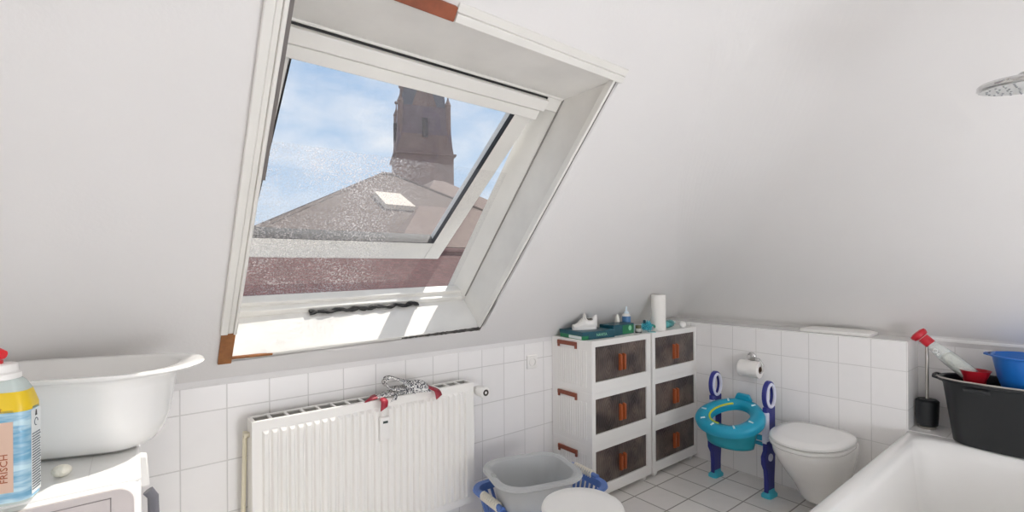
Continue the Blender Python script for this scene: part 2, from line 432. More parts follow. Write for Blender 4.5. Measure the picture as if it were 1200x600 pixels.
# ------------------------------------------------------------------ radiator
rad = thing('radiator', 'white ribbed panel radiator on the tiled wall under the roof window', 'radiator', (0.85, 2.08, 0.0))
rx0, rx1, rz0, rz1 = -0.503, 0.503, 0.165, 0.772
b = MB()
b.box((rx0, -0.05, rz0), (rx1, -0.036, rz1))
nr = 30
for i in range(nr):
    cx = rx0 + 0.03 + (rx1 - rx0 - 0.06)*(i + 0.5)/nr; w1, w2 = 0.0125, 0.0065
    za, zb2 = rz0+.035, rz1-.035; y0, y1 = -.05, -.0635
    b.loft([[(cx-w1,y0,za),(cx+w1,y0,za),(cx+w1,y0,zb2),(cx-w1,y0,zb2)], [(cx-w2,y1,za+.012),(cx+w2,y1,za+.012),(cx+w2,y1,zb2-.012),(cx-w2,y1,zb2-.012)]], cap0=False)
b.build('front_panel', RAD_W, rad, bevel=0.002)
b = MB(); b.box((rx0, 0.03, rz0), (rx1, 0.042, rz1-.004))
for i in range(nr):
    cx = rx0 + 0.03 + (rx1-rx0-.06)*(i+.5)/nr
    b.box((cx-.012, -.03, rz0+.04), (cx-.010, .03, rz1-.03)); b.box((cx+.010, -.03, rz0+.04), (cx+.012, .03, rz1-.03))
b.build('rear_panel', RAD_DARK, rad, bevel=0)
b = MB(); b.box((rx0+.003, -.049, rz1-.006), (rx1-.003, -.034, rz1+.002)); b.box((rx0+.003, .03, rz1-.006), (rx1-.003, .043, rz1+.002))
ng = 16
for i in range(ng+1):
    cx = rx0+.008 + (rx1-rx0-.016)*i/ng; b.box((cx-.005, -.034, rz1-.006), (cx+.005, .03, rz1+.001))
b.build('top_grille', RAD_W, rad, smooth=False)
for x in (rx0-.002, rx1-.004):
    b = MB(); b.box((x, -.05, rz0), (x+.006, .045, rz1)); b.build('side_panel', RAD_W, rad, bevel=0.002)
b = MB(); b.tube([(rx0-.002,.0,rz1-.055), (rx0-.022,.0,rz1-.055)], .011, n=12)
b.build('bleed_valve', mat('aged_brass_cap', '#cfc7b0', .4), rad)
b = MB(); b.tube([(rx0-.012, .03, rz1-.05), (rx0-.02, .045, .3), (rx0-.02, .06, .02)], .008, n=10); b.build('return_pipe', mat('cream_pipe_paint', '#e3dcc4', .5), rad)
b = MB(); b.tube([(rx1, 0, rz1-.045), (rx1+.034, 0, rz1-.045)], .009, n=12); b.tube([(rx1+.034,-.025,rz1-.045),(rx1+.034,.088,rz1-.045)], .010, n=12)
vb = b.build('valve_body', mat('dark_valve_metal', '#55524e', .4, metal=.8), rad)
b = MB(); b.xf = Matrix.Translation((rx1+.034, -.02, rz1-.045)) @ Matrix.Rotation(PI/2, 4, 'X')
b.lathe([(.018,0),(.021,.006),(.025,.016),(.0245,.028),(.023,.031),(.028,.038),(.029,.075),(.027,.086),(.022,.09)], n=28)
kn = b.build('thermostat_knob', PLASTIC_W, rad)
b = MB(); b.xf = Matrix.Translation((rx1+.034, -.1095, rz1-.045)) @ Matrix.Rotation(PI/2, 4, 'X'); b.lathe([(.016,0),(.016,.002),(.007,.002),(.007,-.001)], n=24)
b.build('knob_cap', mat('dark_knob_centre', '#3a362f', .4), kn)
b = MB(); b.xf = Matrix.Translation((0.017, 0, 0))
b.loft([[(-.024,-.056,.59),(.024,-.056,.59),(.024,-.056,.70),(-.024,-.056,.70)], [(-.022,-.072,.596),(.022,-.072,.596),(.022,-.078,.697),(-.022,-.078,.697)]])
alc = b.build('heat_meter', PLASTIC_W, rad, bevel=0.004)
b = MB(); b.box((0.017-.011, -.0790, .672), (0.017+.011, -.0770, .682)); b.build('meter_display', mat('dark_display', '#3c4a44', .3), alc)

# patterned strap with red ends draped over the radiator
def strap_mat():
    m, nt, bs = newmat('speckled_black_white_fabric'); N = nt.nodes.new; L = nt.links.new
    tc = N('ShaderNodeTexCoord'); vo = N('ShaderNodeTexVoronoi'); vo.inputs['Scale'].default_value = 160; L(tc.outputs['Object'], vo.inputs['Vector'])
    cr = N('ShaderNodeValToRGB'); cr.color_ramp.elements[0].position = .44; cr.color_ramp.elements[0].color = lin('#eceae6'); cr.color_ramp.elements[1].position = .62; cr.color_ramp.elements[1].color = lin('#4a4a50')
    L(vo.outputs['Distance'], cr.inputs[0]); L(cr.outputs[0], bs.inputs['Base Color']); bs.inputs['Roughness'].default_value = .9
    return m
STRAP = strap_mat(); REDL = mat('dark_red_leather', '#9c2234', .5)
st = thing('fabric_strap', 'black and white speckled fabric strap with dark red ends, looped over the radiator', 'strap', (0.97, 2.05, 0.776))
def ribbon(b, pts, wid, sub=6):
    """pts: centre points with edge directions"""
    P = [Vector(p[0]) for p in pts]; Wd = [Vector(p[1]).normalized() for p in pts]; prev = None
    n = len(P)
    for k in range((n-1)*sub + 1):
        i = min(k//sub, n-2); t = k/sub - i
        p0 = P[max(i-1,0)]; p1 = P[i]; p2 = P[i+1]; p3 = P[min(i+2,n-1)]
        c = 0.5*((2*p1) + (-p0+p2)*t + (2*p0-5*p1+4*p2-p3)*t*t + (-p0+3*p1-3*p2+p3)*t**3)
        w = (Wd[i]*(1-t) + Wd[i+1]*t).normalized()*wid/2
        q = (b.v(c-w), b.v(c+w))
        if prev: b.face([prev[0], q[0], q[1], prev[1]])
        prev = q
b = MB()
ribbon(b, [((-.13,0,.006),(.2,1,0)), ((-.08,.0,.012),(.3,1,.1)), ((-.02,-.01,.022),(.5,.8,.3)), ((.03,-.02,.03),(.3,.5,.8)), ((.09,-.025,.026),(.1,.6,.7)), ((.125,-.03,.012),(.1,.8,.3))], .062)
ribbon(b, [((.05,-.02,.03),(.2,.6,.6)), ((-.01,0,.062),(.1,1,.2)), ((-.06,.01,.085),(0,1,0)), ((-.082,.012,.062),(0,1,-.1)), ((-.06,0,.034),(0,1,.1)), ((-.01,-.012,.03),(.1,1,.2)), ((.05,-.03,.012),(.3,.8,.2))], .055)
ribbon(b, [((-.02,-.02,.028),(.6,.4,.5)), ((-.05,-.045,.012),(.7,.5,.1)), ((-.07,-.058,-.01),(.9,.1,.1))], .03)
b.build('strap_band', STRAP, st, solid=0.004)
b = MB(); ribbon(b, [((-.125,.0,.009),(.2,1,0)), ((-.15,-.005,.007),(.3,1,0)), ((-.175,-.02,.005),(.5,.6,0))], .066); ribbon(b, [((-.12,-.035,.006),(.5,.8,0)), ((-.112,-.058,-.003),(1,.2,0)), ((-.118,-.066,-.035),(1,0,.5))], .034)
b.build('strap_end', REDL, st, solid=0.005)
b = MB(); ribbon(b, [((.118,-.022,.016),(.1,.8,.3)), ((.14,-.035,.008),(.3,.9,.2)), ((.152,-.056,-.002),(.8,.4,.0)), ((.158,-.064,-.030),(.9,.1,.5))], .036)
b.build('strap_end', REDL, st, solid=0.005)

# wall socket
so = thing('wall_socket', 'white wall socket on the tiles between radiator and cabinets', 'socket', (1.862, YW, 0.795))
b = MB(); b.box((-.04,-.01,-.04),(.04,0,.04)); b.build('cover_plate', PLASTIC_W, so, bevel=.004)
b = MB(); b.xf = Matrix.Translation((0,-.0105,0)) @ Matrix.Rotation(PI/2,4,'X'); b.lathe([(.026,0),(.026,.004),(.021,.004),(.020,-.004)], n=28); sk = b.build('socket_insert', PLASTIC_W, so)
b = MB()
for x in (-.0095, .0095): b.xf = Matrix.Translation((x,-.0075,0)) @ Matrix.Rotation(PI/2,4,'X'); b.lathe([(.0028,0),(.0028,.0015)], n=10)
b.build('contact_hole', BLACKRUB, sk)

# ------------------------------------------------------------------ cabinets
def door_mat():
    m, nt, bs = newmat('brown_smoked_plastic'); N = nt.nodes.new; L = nt.links.new
    tc = N('ShaderNodeTexCoord')
    mp = N('ShaderNodeMapping'); mp.inputs['Scale'].default_value = (1.0, 1, 0.45); L(tc.outputs['Object'], mp.inputs['Vector'])
    wv = N('ShaderNodeTexWave'); wv.wave_type = 'RINGS'; wv.rings_direction = 'Y'; wv.inputs['Scale'].default_value = 26; wv.inputs['Distortion'].default_value = 2.2; wv.inputs['Detail'].default_value = 1; L(mp.outputs[0], wv.inputs['Vector'])
    no = N('ShaderNodeTexNoise'); no.inputs['Scale'].default_value = 9; no.inputs['Detail'].default_value = 3
    oi = N('ShaderNodeObjectInfo'); ad = N('ShaderNodeVectorMath'); ad.operation = 'ADD'; L(tc.outputs['Object'], ad.inputs[0]); L(oi.outputs['Location'], ad.inputs[1]); L(ad.outputs[0], no.inputs['Vector'])
    cr = N('ShaderNodeValToRGB'); e = cr.color_ramp.elements; e[0].position = .36; e[0].color = lin('#3a3230'); e[1].position = .68; e[1].color = lin('#6f6058')
    L(no.outputs['Fac'], cr.inputs[0]); 
    mx = N('ShaderNodeMix'); mx.data_type = 'RGBA'; mx.blend_type = 'OVERLAY'; mx.inputs[0].default_value = .14; L(cr.outputs[0], mx.inputs[6]); L(wv.outputs['Color'], mx.inputs[7])
    L(mx.outputs[2], bs.inputs['Base Color']); bs.inputs['Roughness'].default_value = .3
    bp = N('ShaderNodeBump'); bp.inputs['Strength'].default_value = .35; bp.inputs['Distance'].default_value = .004; L(wv.outputs['Fac'], bp.inputs['Height']); L(bp.outputs[0], bs.inputs['Normal'])
    return m
DOOR = door_mat()
CAB_W = mat('cabinet_white_plastic', '#f0eeea', .45)
def cabinet(label, x0, x1, rstile, handles):
    w = x1 - x0; dp = 0.326
    t = thing('storage_cabinet', label, 'cabinet', (x0, 1.84, 0), group='folding storage cabinets beside the low wall')
    for k in range(3):
        z0, z1 = 0.035 + 0.3*k, 0.335 + 0.3*k - 0.0005
        b = MB()
        b.box((0,0.012,z0),(0.016,dp,z1)); b.box((w-.016,0.012,z0),(w,dp,z1)); b.box((0.016,dp-.012,z0),(w-.016,dp,z1))
        b.box((0.016,0.012,z1-.014),(w-.016,dp-.012,z1)); b.box((0.016,0.012,z0),(w-.016,dp-.012,z0+.014))
        dz0, dz1 = z0+.062, z1-.034
        b.box((0,0,z0),(0.03,.012,z1)); b.box((w-rstile,0,z0),(w,.012,z1)); b.box((0.03,0,dz1),(w-rstile,.012,z1)); b.box((0.03,0,z0),(w-rstile,.012,dz0))
        b.box((0.03,0.03,dz0),(w-rstile,.034,dz1))
        for i in range(13):       # ribbed side
            y = 0.045 + i*.0185
            b.box((-.0025, y-.0045, z0+.03),(0, y+.0045, z1-.055)); b.box((w, y-.0045, z0+.03),(w+.0025, y+.0045, z1-.055))
        b.build('tier_body', CAB_W, t, smooth=False)
        xm = (0.03 + w - rstile)/2
        for a, c, s in ((0.031, xm-.001, -1), (xm+.001, w-rstile-.001, 1)):
            b = MB(); b.box((a-(a+c)/2, -.004, -(dz1-dz0)/2+.001),(c-(a+c)/2, .004, (dz1-dz0)/2-.001))
            d = b.build('door', DOOR, t, bevel=.001, seg=1); d.location = ((a+c)/2, 0.012, (dz0+dz1)/2)
            hx = s*(-(c-a)/2 + .016)
            b = MB(); b.loft([[(hx-.009,-.004,-.062),(hx+.009,-.004,-.062),(hx+.009,-.004,.04),(hx-.009,-.004,.04)],[(hx-.008,-.024,-.056),(hx+.008,-.024,-.056),(hx+.008,-.024,.034),(hx-.008,-.024,.034)]])
            b.build('door_handle', ORANGE_H, d, bevel=.002)
        hz = z1-.026 if k else z1-.058
        for hxs in (-.002,) if handles else ():
            b = MB()
            b.box((hxs-.012, .112, hz-.012),(hxs, .268, hz+.012)); b.box((hxs-.010, .112, hz-.028),(hxs, .126, hz-.01)); b.box((hxs-.010, .254, hz-.028),(hxs, .268, hz-.01))
            b.build('carry_handle', BROWN_H, t, bevel=.002)
    for x in (.03, w-.07):
        for y in (.012, dp-.06):
            b = MB(); b.loft([rrect(.014,.014,.004,0,2,x+.02,y+.02), rrect(.022,.02,.004,.036,2,x+.02,y+.02)]); b.build('foot', CAB_W, t)
    return t
cabinet('white three tier cabinet with smoked brown doors, the one with green boxes on top', 2.03, 2.583, .042, True)
cabinet('white three tier cabinet with smoked brown doors, the one under the paper roll', 2.602, 3.122, .026, False)

# ------------------------------------------------------------------ things on the cabinets
ZT = 0.934
GREEN = mat('green_box_card', '#1f7a4e', .4); TEALD = mat('dark_teal_card', '#164f5e', .35); LBL = mat('pale_label', '#dfe6e6', .5); LGREEN = mat('pale_green_print', '#8fd0a8', .5)
bx = thing('flat_box', 'flat dark teal and green carton under the white baby shoe', 'box', (2.165, 2.0, ZT), R(-6))
b = MB(); b.box((-.125,-.105,0),(.125,.105,.026)); b.build('tray', GREEN, bx, bevel=.002)
b = MB(); b.box((-.128,-.108,.024),(.128,.108,.047)); lid = b.build('lid', TEALD, bx, bevel=.002)
b = MB(); b.box((-.1255,-.095,.004),(-.1252,.02,.021)); b.build('pale_label', LBL, bx)
b = MB(); b.box((.128-.21,-.1092,.002),(.128-.003,-.108,.045)); b.build('front_print', TEALD, bx)
text_part('lettering', 'NAVITA', .024, LGREEN, bx, face_mtx((.02,-.1096,.024), (1,0,0), (0,0,1)))
bx = thing('small_box', 'green and navy carton standing behind the shoe next to the little jar', 'box', (2.405, 1.965, ZT), R(2))
b = MB(); b.box((-.105,-.055,0),(.105,.055,.066)); b.build('carton', TEALD, bx, bevel=.002)
b = MB(); b.box((-.015,-.0562,.006),(.1,-.0548,.058)); b.build('front_print', GREEN, bx)
b = MB(); b.xf = Matrix.Translation((.06,-.0565,.038)) @ Matrix.Rotation(PI/2,4,'X'); b.lathe([(.016,0),(.016,.0012)], n=20); b.build('round_emblem', LGREEN, bx)
# baby shoe
sh = thing('baby_shoe', 'small white baby shoe lying on the flat teal carton', 'shoe', (2.145, 2.0, ZT+.0475), R(-24))
L_ = .155
def shoe_ring(t, grow=0, zmin=.0):
    # t along the shoe 0 toe .. 1 heel
    wd = .031*math.sin(PI*min(1, max(.02, (t*.9+.07)))) ** .45
    h = .026 + .04*max(0, min(1, (t-.12)/.4)) if t < .52 else .066 - .016*math.sin(PI*min(1,(t-.52)/.36)) + .016*max(0,(t-.75)/.25)
    x = -L_/2 + L_*t
    return [(x, (wd+grow)*math.cos(a)*(1 if math.sin(a) < .2 else .82), zmin + (h)*(.5 + .5*math.copysign(abs(math.sin(a))**.7, math.sin(a)))) for a in [2*PI*i/20 for i in range(20)]]
b = MB(); b.loft([shoe_ring(t/14, 0, .006) for t in range(15)]); b.build('upper', mat('white_shoe_leather', '#eceae6', .5), sh)
b = MB()
r1 = []; r0 = []
for i in range(32):
    a = 2*PI*i/32; y = .034*math.sin(a)*(1 - .12*math.cos(a)); x = .080*math.cos(a)
    r0.append((x, y, 0)); r1.append((x*.985, y*.97, .014))
b.loft([r0, r1]); b.build('sole', mat('white_shoe_sole', '#f2f1ee', .6), sh)
b = MB(); b.loft([oval(.03,.019,.0585,20,.032,0), oval(.022,.013,.0645,20,.032,0)]); b.build('collar_opening', mat('dark_shoe_lining', '#4b443d', .9), sh)
b = MB(); b.tube([(.0,-.02,.058),(-.004,-.02,.085),(0,0,.094),(.006,.02,.085),(.0,.02,.058)], .005, n=8); b.build('tongue_loop', mat('white_shoe_strap', '#e3e0da', .6), sh)
b = MB(); b.tube([(.062,.012,.06),(.068,.004,.082),(.07,-.008,.06)], .0045, n=8); b.build('heel_loop', mat('white_heel_strap', '#e3e0da', .6), sh)
b = MB()
for x in (-.03,-.02,-.01): b.tube([(x,-.024,.045+(x+.03)*.8),(x,0,.056+(x+.03)*.8),(x,.024,.045+(x+.03)*.8)], .0025, n=6)
b.build('lace', mat('white_lace', '#f5f4f0', .8), sh)
# dropper bottle, cone, jar
db = thing('dropper_bottle', 'white squeeze bottle with a blue label and pointed tip behind the green carton', 'bottle', (2.545, 2.00, ZT))
db.scale = (1.15, 1.15, 1.15)
b = MB(); b.lathe([(.022,0),(.024,.004),(.024,.09),(.02,.10),(.012,.104)], n=24); b.build('bottle_body', PLASTIC_W, db)
b = MB(); b.lathe([(.0244,.045),(.0244,.088)], n=24, cap0=False, cap1=False); b.build('blue_label', mat('blue_grey_label', '#4f7fae', .4), db)
b = MB(); b.lathe([(.014,.103),(.014,.113),(.006,.116),(.004,.14),(.002,.143)], n=18); b.build('nozzle_tip', mat('pale_blue_tip', '#dbe9f2', .4), db)
b = MB(); b.lathe([(.024,0),(.026,.004),(.024,.035),(.012,.10),(.006,.112),(.003,.115)], c=(2.485,2.025,ZT), n=24)
tag(b.build('cone_bottle', mat('cream_white_plastic', '#eeece2', .4)), 'plain white cone shaped bottle behind the green carton', 'bottle')
jar = thing('small_jar', 'little jar with dark band and olive lid in front of the green carton', 'jar', (2.545, 1.905, ZT))
b = MB(); b.lathe([(.019,0),(.021,.003),(.021,.024),(.016,.03)], n=22); b.build('jar_body', mat('clear_jar_grey', '#b9bab4', .2), jar)
b = MB(); b.lathe([(.0213,.001),(.0213,.01)], n=22, cap0=False, cap1=False); b.build('dark_band', mat('dark_jar_band', '#3b3f3f', .5), jar)
b = MB(); b.lathe([(.018,.03),(.0185,.032),(.0185,.048),(.017,.05)], n=22); b.build('lid', mat('olive_lid', '#5a5a3c', .4), jar)
# packet
b = MB(); b.loft([rrect(.055,.035,.008,0), rrect(.06,.04,.01,.012), rrect(.058,.038,.01,.028), rrect(.045,.03,.01,.033)]); 
pk = b.build('tissue_packet', mat('pale_blue_packet', '#c3d6dc', .35)); pk.location = (2.655, 2.02, ZT); tag(pk, 'pale blue tissue packet lying behind the spiky teal ball', 'packet')
# spiky bath puff
pf = thing('bath_puff', 'spiky teal bath puff beside the white paper roll', 'bath puff', (2.628, 1.90, ZT+.036))
b = MB(); b.ball((0,0,0), .027, n=10); b.build('core', mat('teal_puff_core', '#2793a8', .5), pf)
b = MB(); random.seed(5)
for i in range(80):
    ph = math.acos(1 - 2*(i+.5)/80); th = PI*(1+5**.5)*i
    d = Vector((math.sin(ph)*math.cos(th), math.sin(ph)*math.sin(th), math.cos(ph)))
    if d.z < -.8: continue
    b.tube([d*.024, d*random.uniform(.036,.043)], [.0045,.0018], n=5)
sp = b.build('bristle', mat('teal_bristles', '#4db7c6', .4), pf); sp['kind'] = 'stuff'
b = MB(); b.tube([(.03,-.01,0),(.05,-.012,.004),(.07,-.01,-.004),(.085,0,-.012)], .007, n=8); b.build('handle', mat('green_puff_handle', '#3f8f72', .4), pf)
b = MB(); b.tube([(-.02,0,.02),(-.022,.004,.042)], [.012,.008], n=8); b.build('dark_tip', mat('dark_teal_tip', '#1f4a58', .4), pf)
dl = MB(); dl.lathe([(.024,0),(.026,.003),(.023,.006)], c=(2.63,1.862,ZT), n=20); tag(dl.build('soap_dish', mat('glassy_teal', '#a9d6d8', .15)), 'small pale teal dish at the cabinet edge under the bath puff', 'dish')
# kitchen roll
kr = thing('paper_roll', 'tall white roll of kitchen paper standing on the second cabinet', 'paper roll', (2.765, 1.905, ZT))
b = MB(); b.ringloop([[(r*math.cos(2*PI*i/36), r*math.sin(2*PI*i/36), z) for i in range(36)] for r, z in ((.047,0),(.048,.002),(.048,.236),(.047,.238),(.018,.238),(.018,0))]); b.build('paper', PAPER, kr)
b = MB(); b.ringloop([[(r*math.cos(2*PI*i/24), r*math.sin(2*PI*i/24), z) for i in range(24)] for r, z in ((.018,0.001),(.018,.237),(.0165,.237),(.0165,.001))]); b.build('core', CARD, kr)
# teal tube brush, white ball
tb = thing('hair_brush', 'teal round brush lying beside the paper roll', 'brush', (2.93, 1.935, ZT+.027), R(12))
b = MB(); b.xf = Matrix.Rotation(PI/2,4,'Y'); b.lathe([(.012,-.06),(.022,-.052),(.023,.04),(.018,.05)], n=20); b.build('barrel', mat('soft_teal', '#62b3b4', .35), tb)
b = MB()
for i in range(9):
    for j in range(10):
        a = 2*PI*j/10 + .3*(i % 2); x = -.045+.01*i
        b.tube([(x,.021*math.cos(a),.021*math.sin(a)),(x,.0265*math.cos(a),.0265*math.sin(a))], .0015, n=4)
o = b.build('bristle', mat('teal_bristle_dark', '#3a8f92', .5), tb); o['kind'] = 'stuff'
b = MB(); b.xf = Matrix.Rotation(PI/2,4,'Y'); b.lathe([(.012,.05),(.009,.06),(.012,.1),(.006,.105)], n=14); b.build('handle', mat('pale_handle', '#cfe0de', .4), tb)
b = MB(); b.ball((0,0,0), .0235, n=12, sz=.95); cb = b.build('cotton_ball', mat('cotton_white', '#f3f1ee', .95, bump=.5, bscale=70)); cb.location = (2.985, 1.862, ZT+.0225)
tag(cb, 'round white cotton ball at the end of the teal brush', 'cotton ball')

# ------------------------------------------------------------------ laundry basket, basin, stool
bk = thing('laundry_basket', 'blue plastic laundry basket on the floor between radiator and cabinets', 'basket', (1.575, 1.77, 0), R(-4))
hxT, hyT, hT = .275, .185, .275
b = MB(); b.ringloop([rrect(hxT-.004,hyT-.004,.07,hT-.035), rrect(hxT+.008,hyT+.008,.08,hT-.03), rrect(hxT+.03,hyT+.03,.095,hT-.008), rrect(hxT+.026,hyT+.026,.09,hT+.002), rrect(hxT,hyT,.07,hT), rrect(hxT-.008,hyT-.008,.065,hT-.03)]); b.build('rim', BLUEBASK, bk)
b = MB(); b.ringloop([rrect(hxT-.05,hyT-.05,.05,.0), rrect(hxT-.045,hyT-.045,.055,.07), rrect(hxT-.050,hyT-.050,.05,.07), rrect(hxT-.055,hyT-.055,.045,.006)]); b.loft([rrect(hxT-.05,hyT-.05,.05,0), rrect(hxT-.05,hyT-.05,.05,.006)]); b.build('base', BLUEBASK, bk)
lo = rrect(hxT-.047,hyT-.047,.052,.065,8); hi = rrect(hxT-.005,hyT-.005,.068,hT-.03,8)
b = MB()
def perim(ring, n):
    P = [Vector(p) for p in ring]; d = [0]
    for i in range(len(P)): d.append(d[-1] + (P[(i+1) % len(P)] - P[i]).length)
    o = []
    for k in range(n):
        t = d[-1]*k/n; i = max(j for j in range(len(P)) if d[j] <= t + 1e-9)
        q = P[i] + (P[(i+1) % len(P)] - P[i])*((t - d[i])/max(1e-9, d[i+1]-d[i])); o.append(q)
    return o
for p, q in zip(perim(lo, 52), perim(hi, 52)): b.tube([p, (p+q)/2, q], .0075, n=6)
mid = [ (Vector(p)+Vector(q))/2 for p, q in zip(lo, hi)]; b.tube(mid, .008, n=6, closed=True)
b.build('slatted_wall', BLUEBASK, bk)
for s in (-1, 1):
    b = MB(); x = s*(hxT+.016); b.tube([(x, -.10, hT+.003), (x, .10, hT+.003)], .014, n=12); hd = b.build('handle', BLUEBASK, bk)
    b = MB()
    for i in range(9):
        y = -.062 + .0155*i; b.tube([(x+.016*math.cos(a)*1.05, y+.0035*math.sin(a*1), hT+.003+.0175*math.sin(a)) for a in [2*PI*j/14 for j in range(14)]], .0052, n=6, closed=True)
    b.build('rope_grip', CREAM, hd)
bs = thing('wash_basin', 'grey plastic washing basin nested in the blue basket', 'basin', (1.455, 1.695, 0.235), R(-17))
b = MB()
def br(k, z): return rrect(.184+k, .158+k, .105+k*.6, z, 10)
b.loft([br(-.06,.004), br(-.045,0), br(-.035,.01), br(-.014,.12), br(-.004,.155), br(.022,.160), br(.030,.167), br(.026,.178), br(.008,.182), br(-.006,.174), br(-.020,.12), br(-.044,.02), br(-.06,.012)])
b.build('basin_shell', GREYTUB, bs)
b = MB(); b.loft([oval(.012,.03,.1785,20,-.191,0), oval(.010,.026,.1825,20,-.191,0)]); b.build('grip_hole', mat('basin_grip_grey', '#a3a5a3', .5), bs)

sl = thing('stool', 'round white plastic stool with tubular legs', 'stool', (1.336, 1.262, 0))
b = MB(); b.lathe([(.120,.412),(.148,.414),(.156,.420),(.158,.432),(.154,.444),(.144,.450),(.10,.4515),(.02,.452)], n=48); b.build('seat', PLASTIC_W, sl, angle=60)
for k in range(4):
    a = R(52) + k*PI/2; c, s_ = math.cos(a), math.sin(a)
    path = [(r*c, r*s_, z) for r, z in ((.06,.402),(.13,.403),(.155,.398),(.172,.38),(.178,.35),(.182,.2),(.188,.02))]
    b = MB(); b.tube(path, .0105, n=12); lg = b.build('leg', mat('white_tube_paint', '#e9e7e3', .3), sl)
    b = MB(); b.tube([(.188*c,.188*s_,.022),(.189*c,.189*s_,0)], .014, n=12); b.build('leg_cap', PLASTIC_W, lg)
b = MB(); b.lathe([(.118,.395),(.13,.395),(.13,.414),(.118,.414)], n=36); b.build('ring_frame', mat('white_tube_ring', '#e9e7e3', .3), sl)

# ------------------------------------------------------------------ toilet and potty ladder
to = thing('toilet', 'white wall hung toilet with closed lid beside the bathtub', 'toilet', (XV, 1.018, 0))
def egg(x0, x1, hy, z, n=44, blunt=.2):
    """egg outline: x0 the front (-x), x1 the back"""
    cx = (x0+x1)/2; hx = (x1-x0)/2; o = []
    for i in range(n):
        a = 2*PI*i/n; c = math.cos(a); s_ = math.sin(a)
        p = 2.9 if c > 0 else 2.1
        o.append((cx + hx*math.copysign(abs(c)**(2/p), c), hy*math.copysign(abs(s_)**(2/p), s_)*(1 + .05*c), z))
    return o
b = MB(); b.loft([egg(-.23,-.0,.10,.06), egg(-.25,-.0,.112,.085), egg(-.30,-.0,.125,.15), egg(-.38,-.0,.142,.22), egg(-.46,-.0,.165,.30), egg(-.505,-.0,.178,.36), egg(-.515,-.0,.181,.395), egg(-.51,-.0,.178,.402)])
b.build('bowl', GLOSSWHITE, to, angle=50)
b = MB(); b.loft([egg(-.515,-.065,.183,.403), egg(-.522,-.06,.187,.408), egg(-.522,-.06,.187,.418), egg(-.515,-.065,.182,.422)]); b.build('seat', GLOSSWHITE, to, angle=50)
b = MB(); b.loft([egg(-.512,-.055,.180,.426), egg(-.52,-.05,.186,.431), egg(-.52,-.05,.186,.441), egg(-.508,-.06,.178,.449), egg(-.44,-.11,.14,.453)]); b.build('lid', GLOSSWHITE, to, angle=50)
for y in (-.08,.08):
    b = MB(); b.tube([(-.05,y-.02,.42),(-.05,y+.02,.42)], .012, n=10); b.build('hinge', CHROME, to)

pl = thing('potty_ladder_seat', 'blue and teal child potty ladder seat folded in front of the low wall', 'potty seat', (2.945, 1.44, 0), R(-4))
for s_ in (-1, 1):
    y0 = s_*.172
    # rail: a flat frame in the local xz plane, lower leg bulging at the joint
    out = [(-.038,.02),(-.038,.10),(-.046,.16),(-.070,.20),(-.072,.245),(-.050,.275),(-.048,.30),(-.050,.529),(.050,.529),(.048,.30),(.050,.25),(.046,.19),(.038,.10),(.038,.02)]
    hole = oval(.030,.062,0,19,0,.595)
    b = MB(); n = len(out)
    for yy in (0,):
        # outer shell extruded, with an oval opening at the top made as a ring plus a plate
        body = [(x, z) for x, z in out if z < .54]
        b.extrude([(x, y0-.013, z) for x, z in body], (0,.026,0))
    ringo = [(.058*math.cos(a), .595+.085*math.sin(a)) for a in [2*PI*i/28 for i in range(28)]]
    ringi = [(.038*math.cos(a), .595+.062*math.sin(a)) for a in [2*PI*i/28 for i in range(28)]]
    b.ringloop([[(x,y0-.013,z) for x,z in ringo],[(x,y0+.013,z) for x,z in ringo],[(x,y0+.013,z) for x,z in ringi],[(x,y0-.013,z) for x,z in ringi]])
    rail = b.build('rail', NAVY, pl, bevel=.004)
    b = MB(); b.tube([(.041*math.cos(a), y0-.014, .595+.066*math.sin(a)) for a in [2*PI*i/28 for i in range(28)]], .0085, n=8, closed=True); b.build('grip_ring', LILAC, rail)
    b = MB(); b.loft([[(x, y0-.0125, z) for x, z in ((-.052,.33),(-.026,.33),(-.026,.50),(-.052,.50))],[(x, y0-.017, z) for x, z in ((-.050,.335),(-.028,.335),(-.028,.495),(-.050,.495))]]); b.box((-.054,y0-.012,.32),(-.048,y0+.012,.50)); b.build('pale_strip', LILAC, rail)
    b = MB(); b.xf = Matrix.Translation((-.012,y0-.013,.235)) @ Matrix.Rotation(PI/2,4,'X'); b.lathe([(.022,0),(.022,.005),(.012,.009)], n=20); b.build('joint_knob', LILAC, rail)
    b = MB(); b.loft([rrect(.052,.030,.02,.0,5,0,y0), rrect(.052,.030,.02,.014,5,0,y0), rrect(.036,.019,.012,.03,5,0,y0), rrect(.034,.017,.01,.045,5,0,y0)]); b.build('foot', TEAL2, rail)
# seat ring tilted toward the room
b = MB(); b.xf = Matrix.Translation((-.135, -.012, .458)) @ Matrix.Rotation(R(-19), 4, 'Y')
def so_(k, z, n=48):
    o = []
    for i in range(n):
        a = 2*PI*i/n; c, s_ = math.cos(a), math.sin(a); o.append(((.185+k)*c*(1 if c > 0 else 1.0), (.195+k)*s_*(1-.10*c), z))
    return o
def si_(k, z, n=48):
    return [((.118+k)*math.cos(2*PI*i/n)+.004, (.108+k)*math.sin(2*PI*i/n)*(1-.12*math.cos(2*PI*i/n)), z) for i in range(n)]
b.ringloop([so_(-.02,-.035), so_(0,-.03), so_(.004,0), so_(-.006,.016), so_(-.03,.024), si_(.03,.022), si_(.008,.014), si_(0,-.005), si_(.002,-.035)])
ring = b.build('seat_ring', TEAL, pl, angle=60)
b = MB(); b.xf = Matrix.Translation((-.135, -.012, .458)) @ Matrix.Rotation(R(-19), 4, 'Y')
pth = [((.120)*math.cos(a)+.004, .110*math.sin(a)*(1-.12*math.cos(a)), .012) for a in [R(25+i*8) for i in range(20)]]
b.tube(pth, .006, n=8); b.build('lime_edge', YELLOWGREEN, ring)
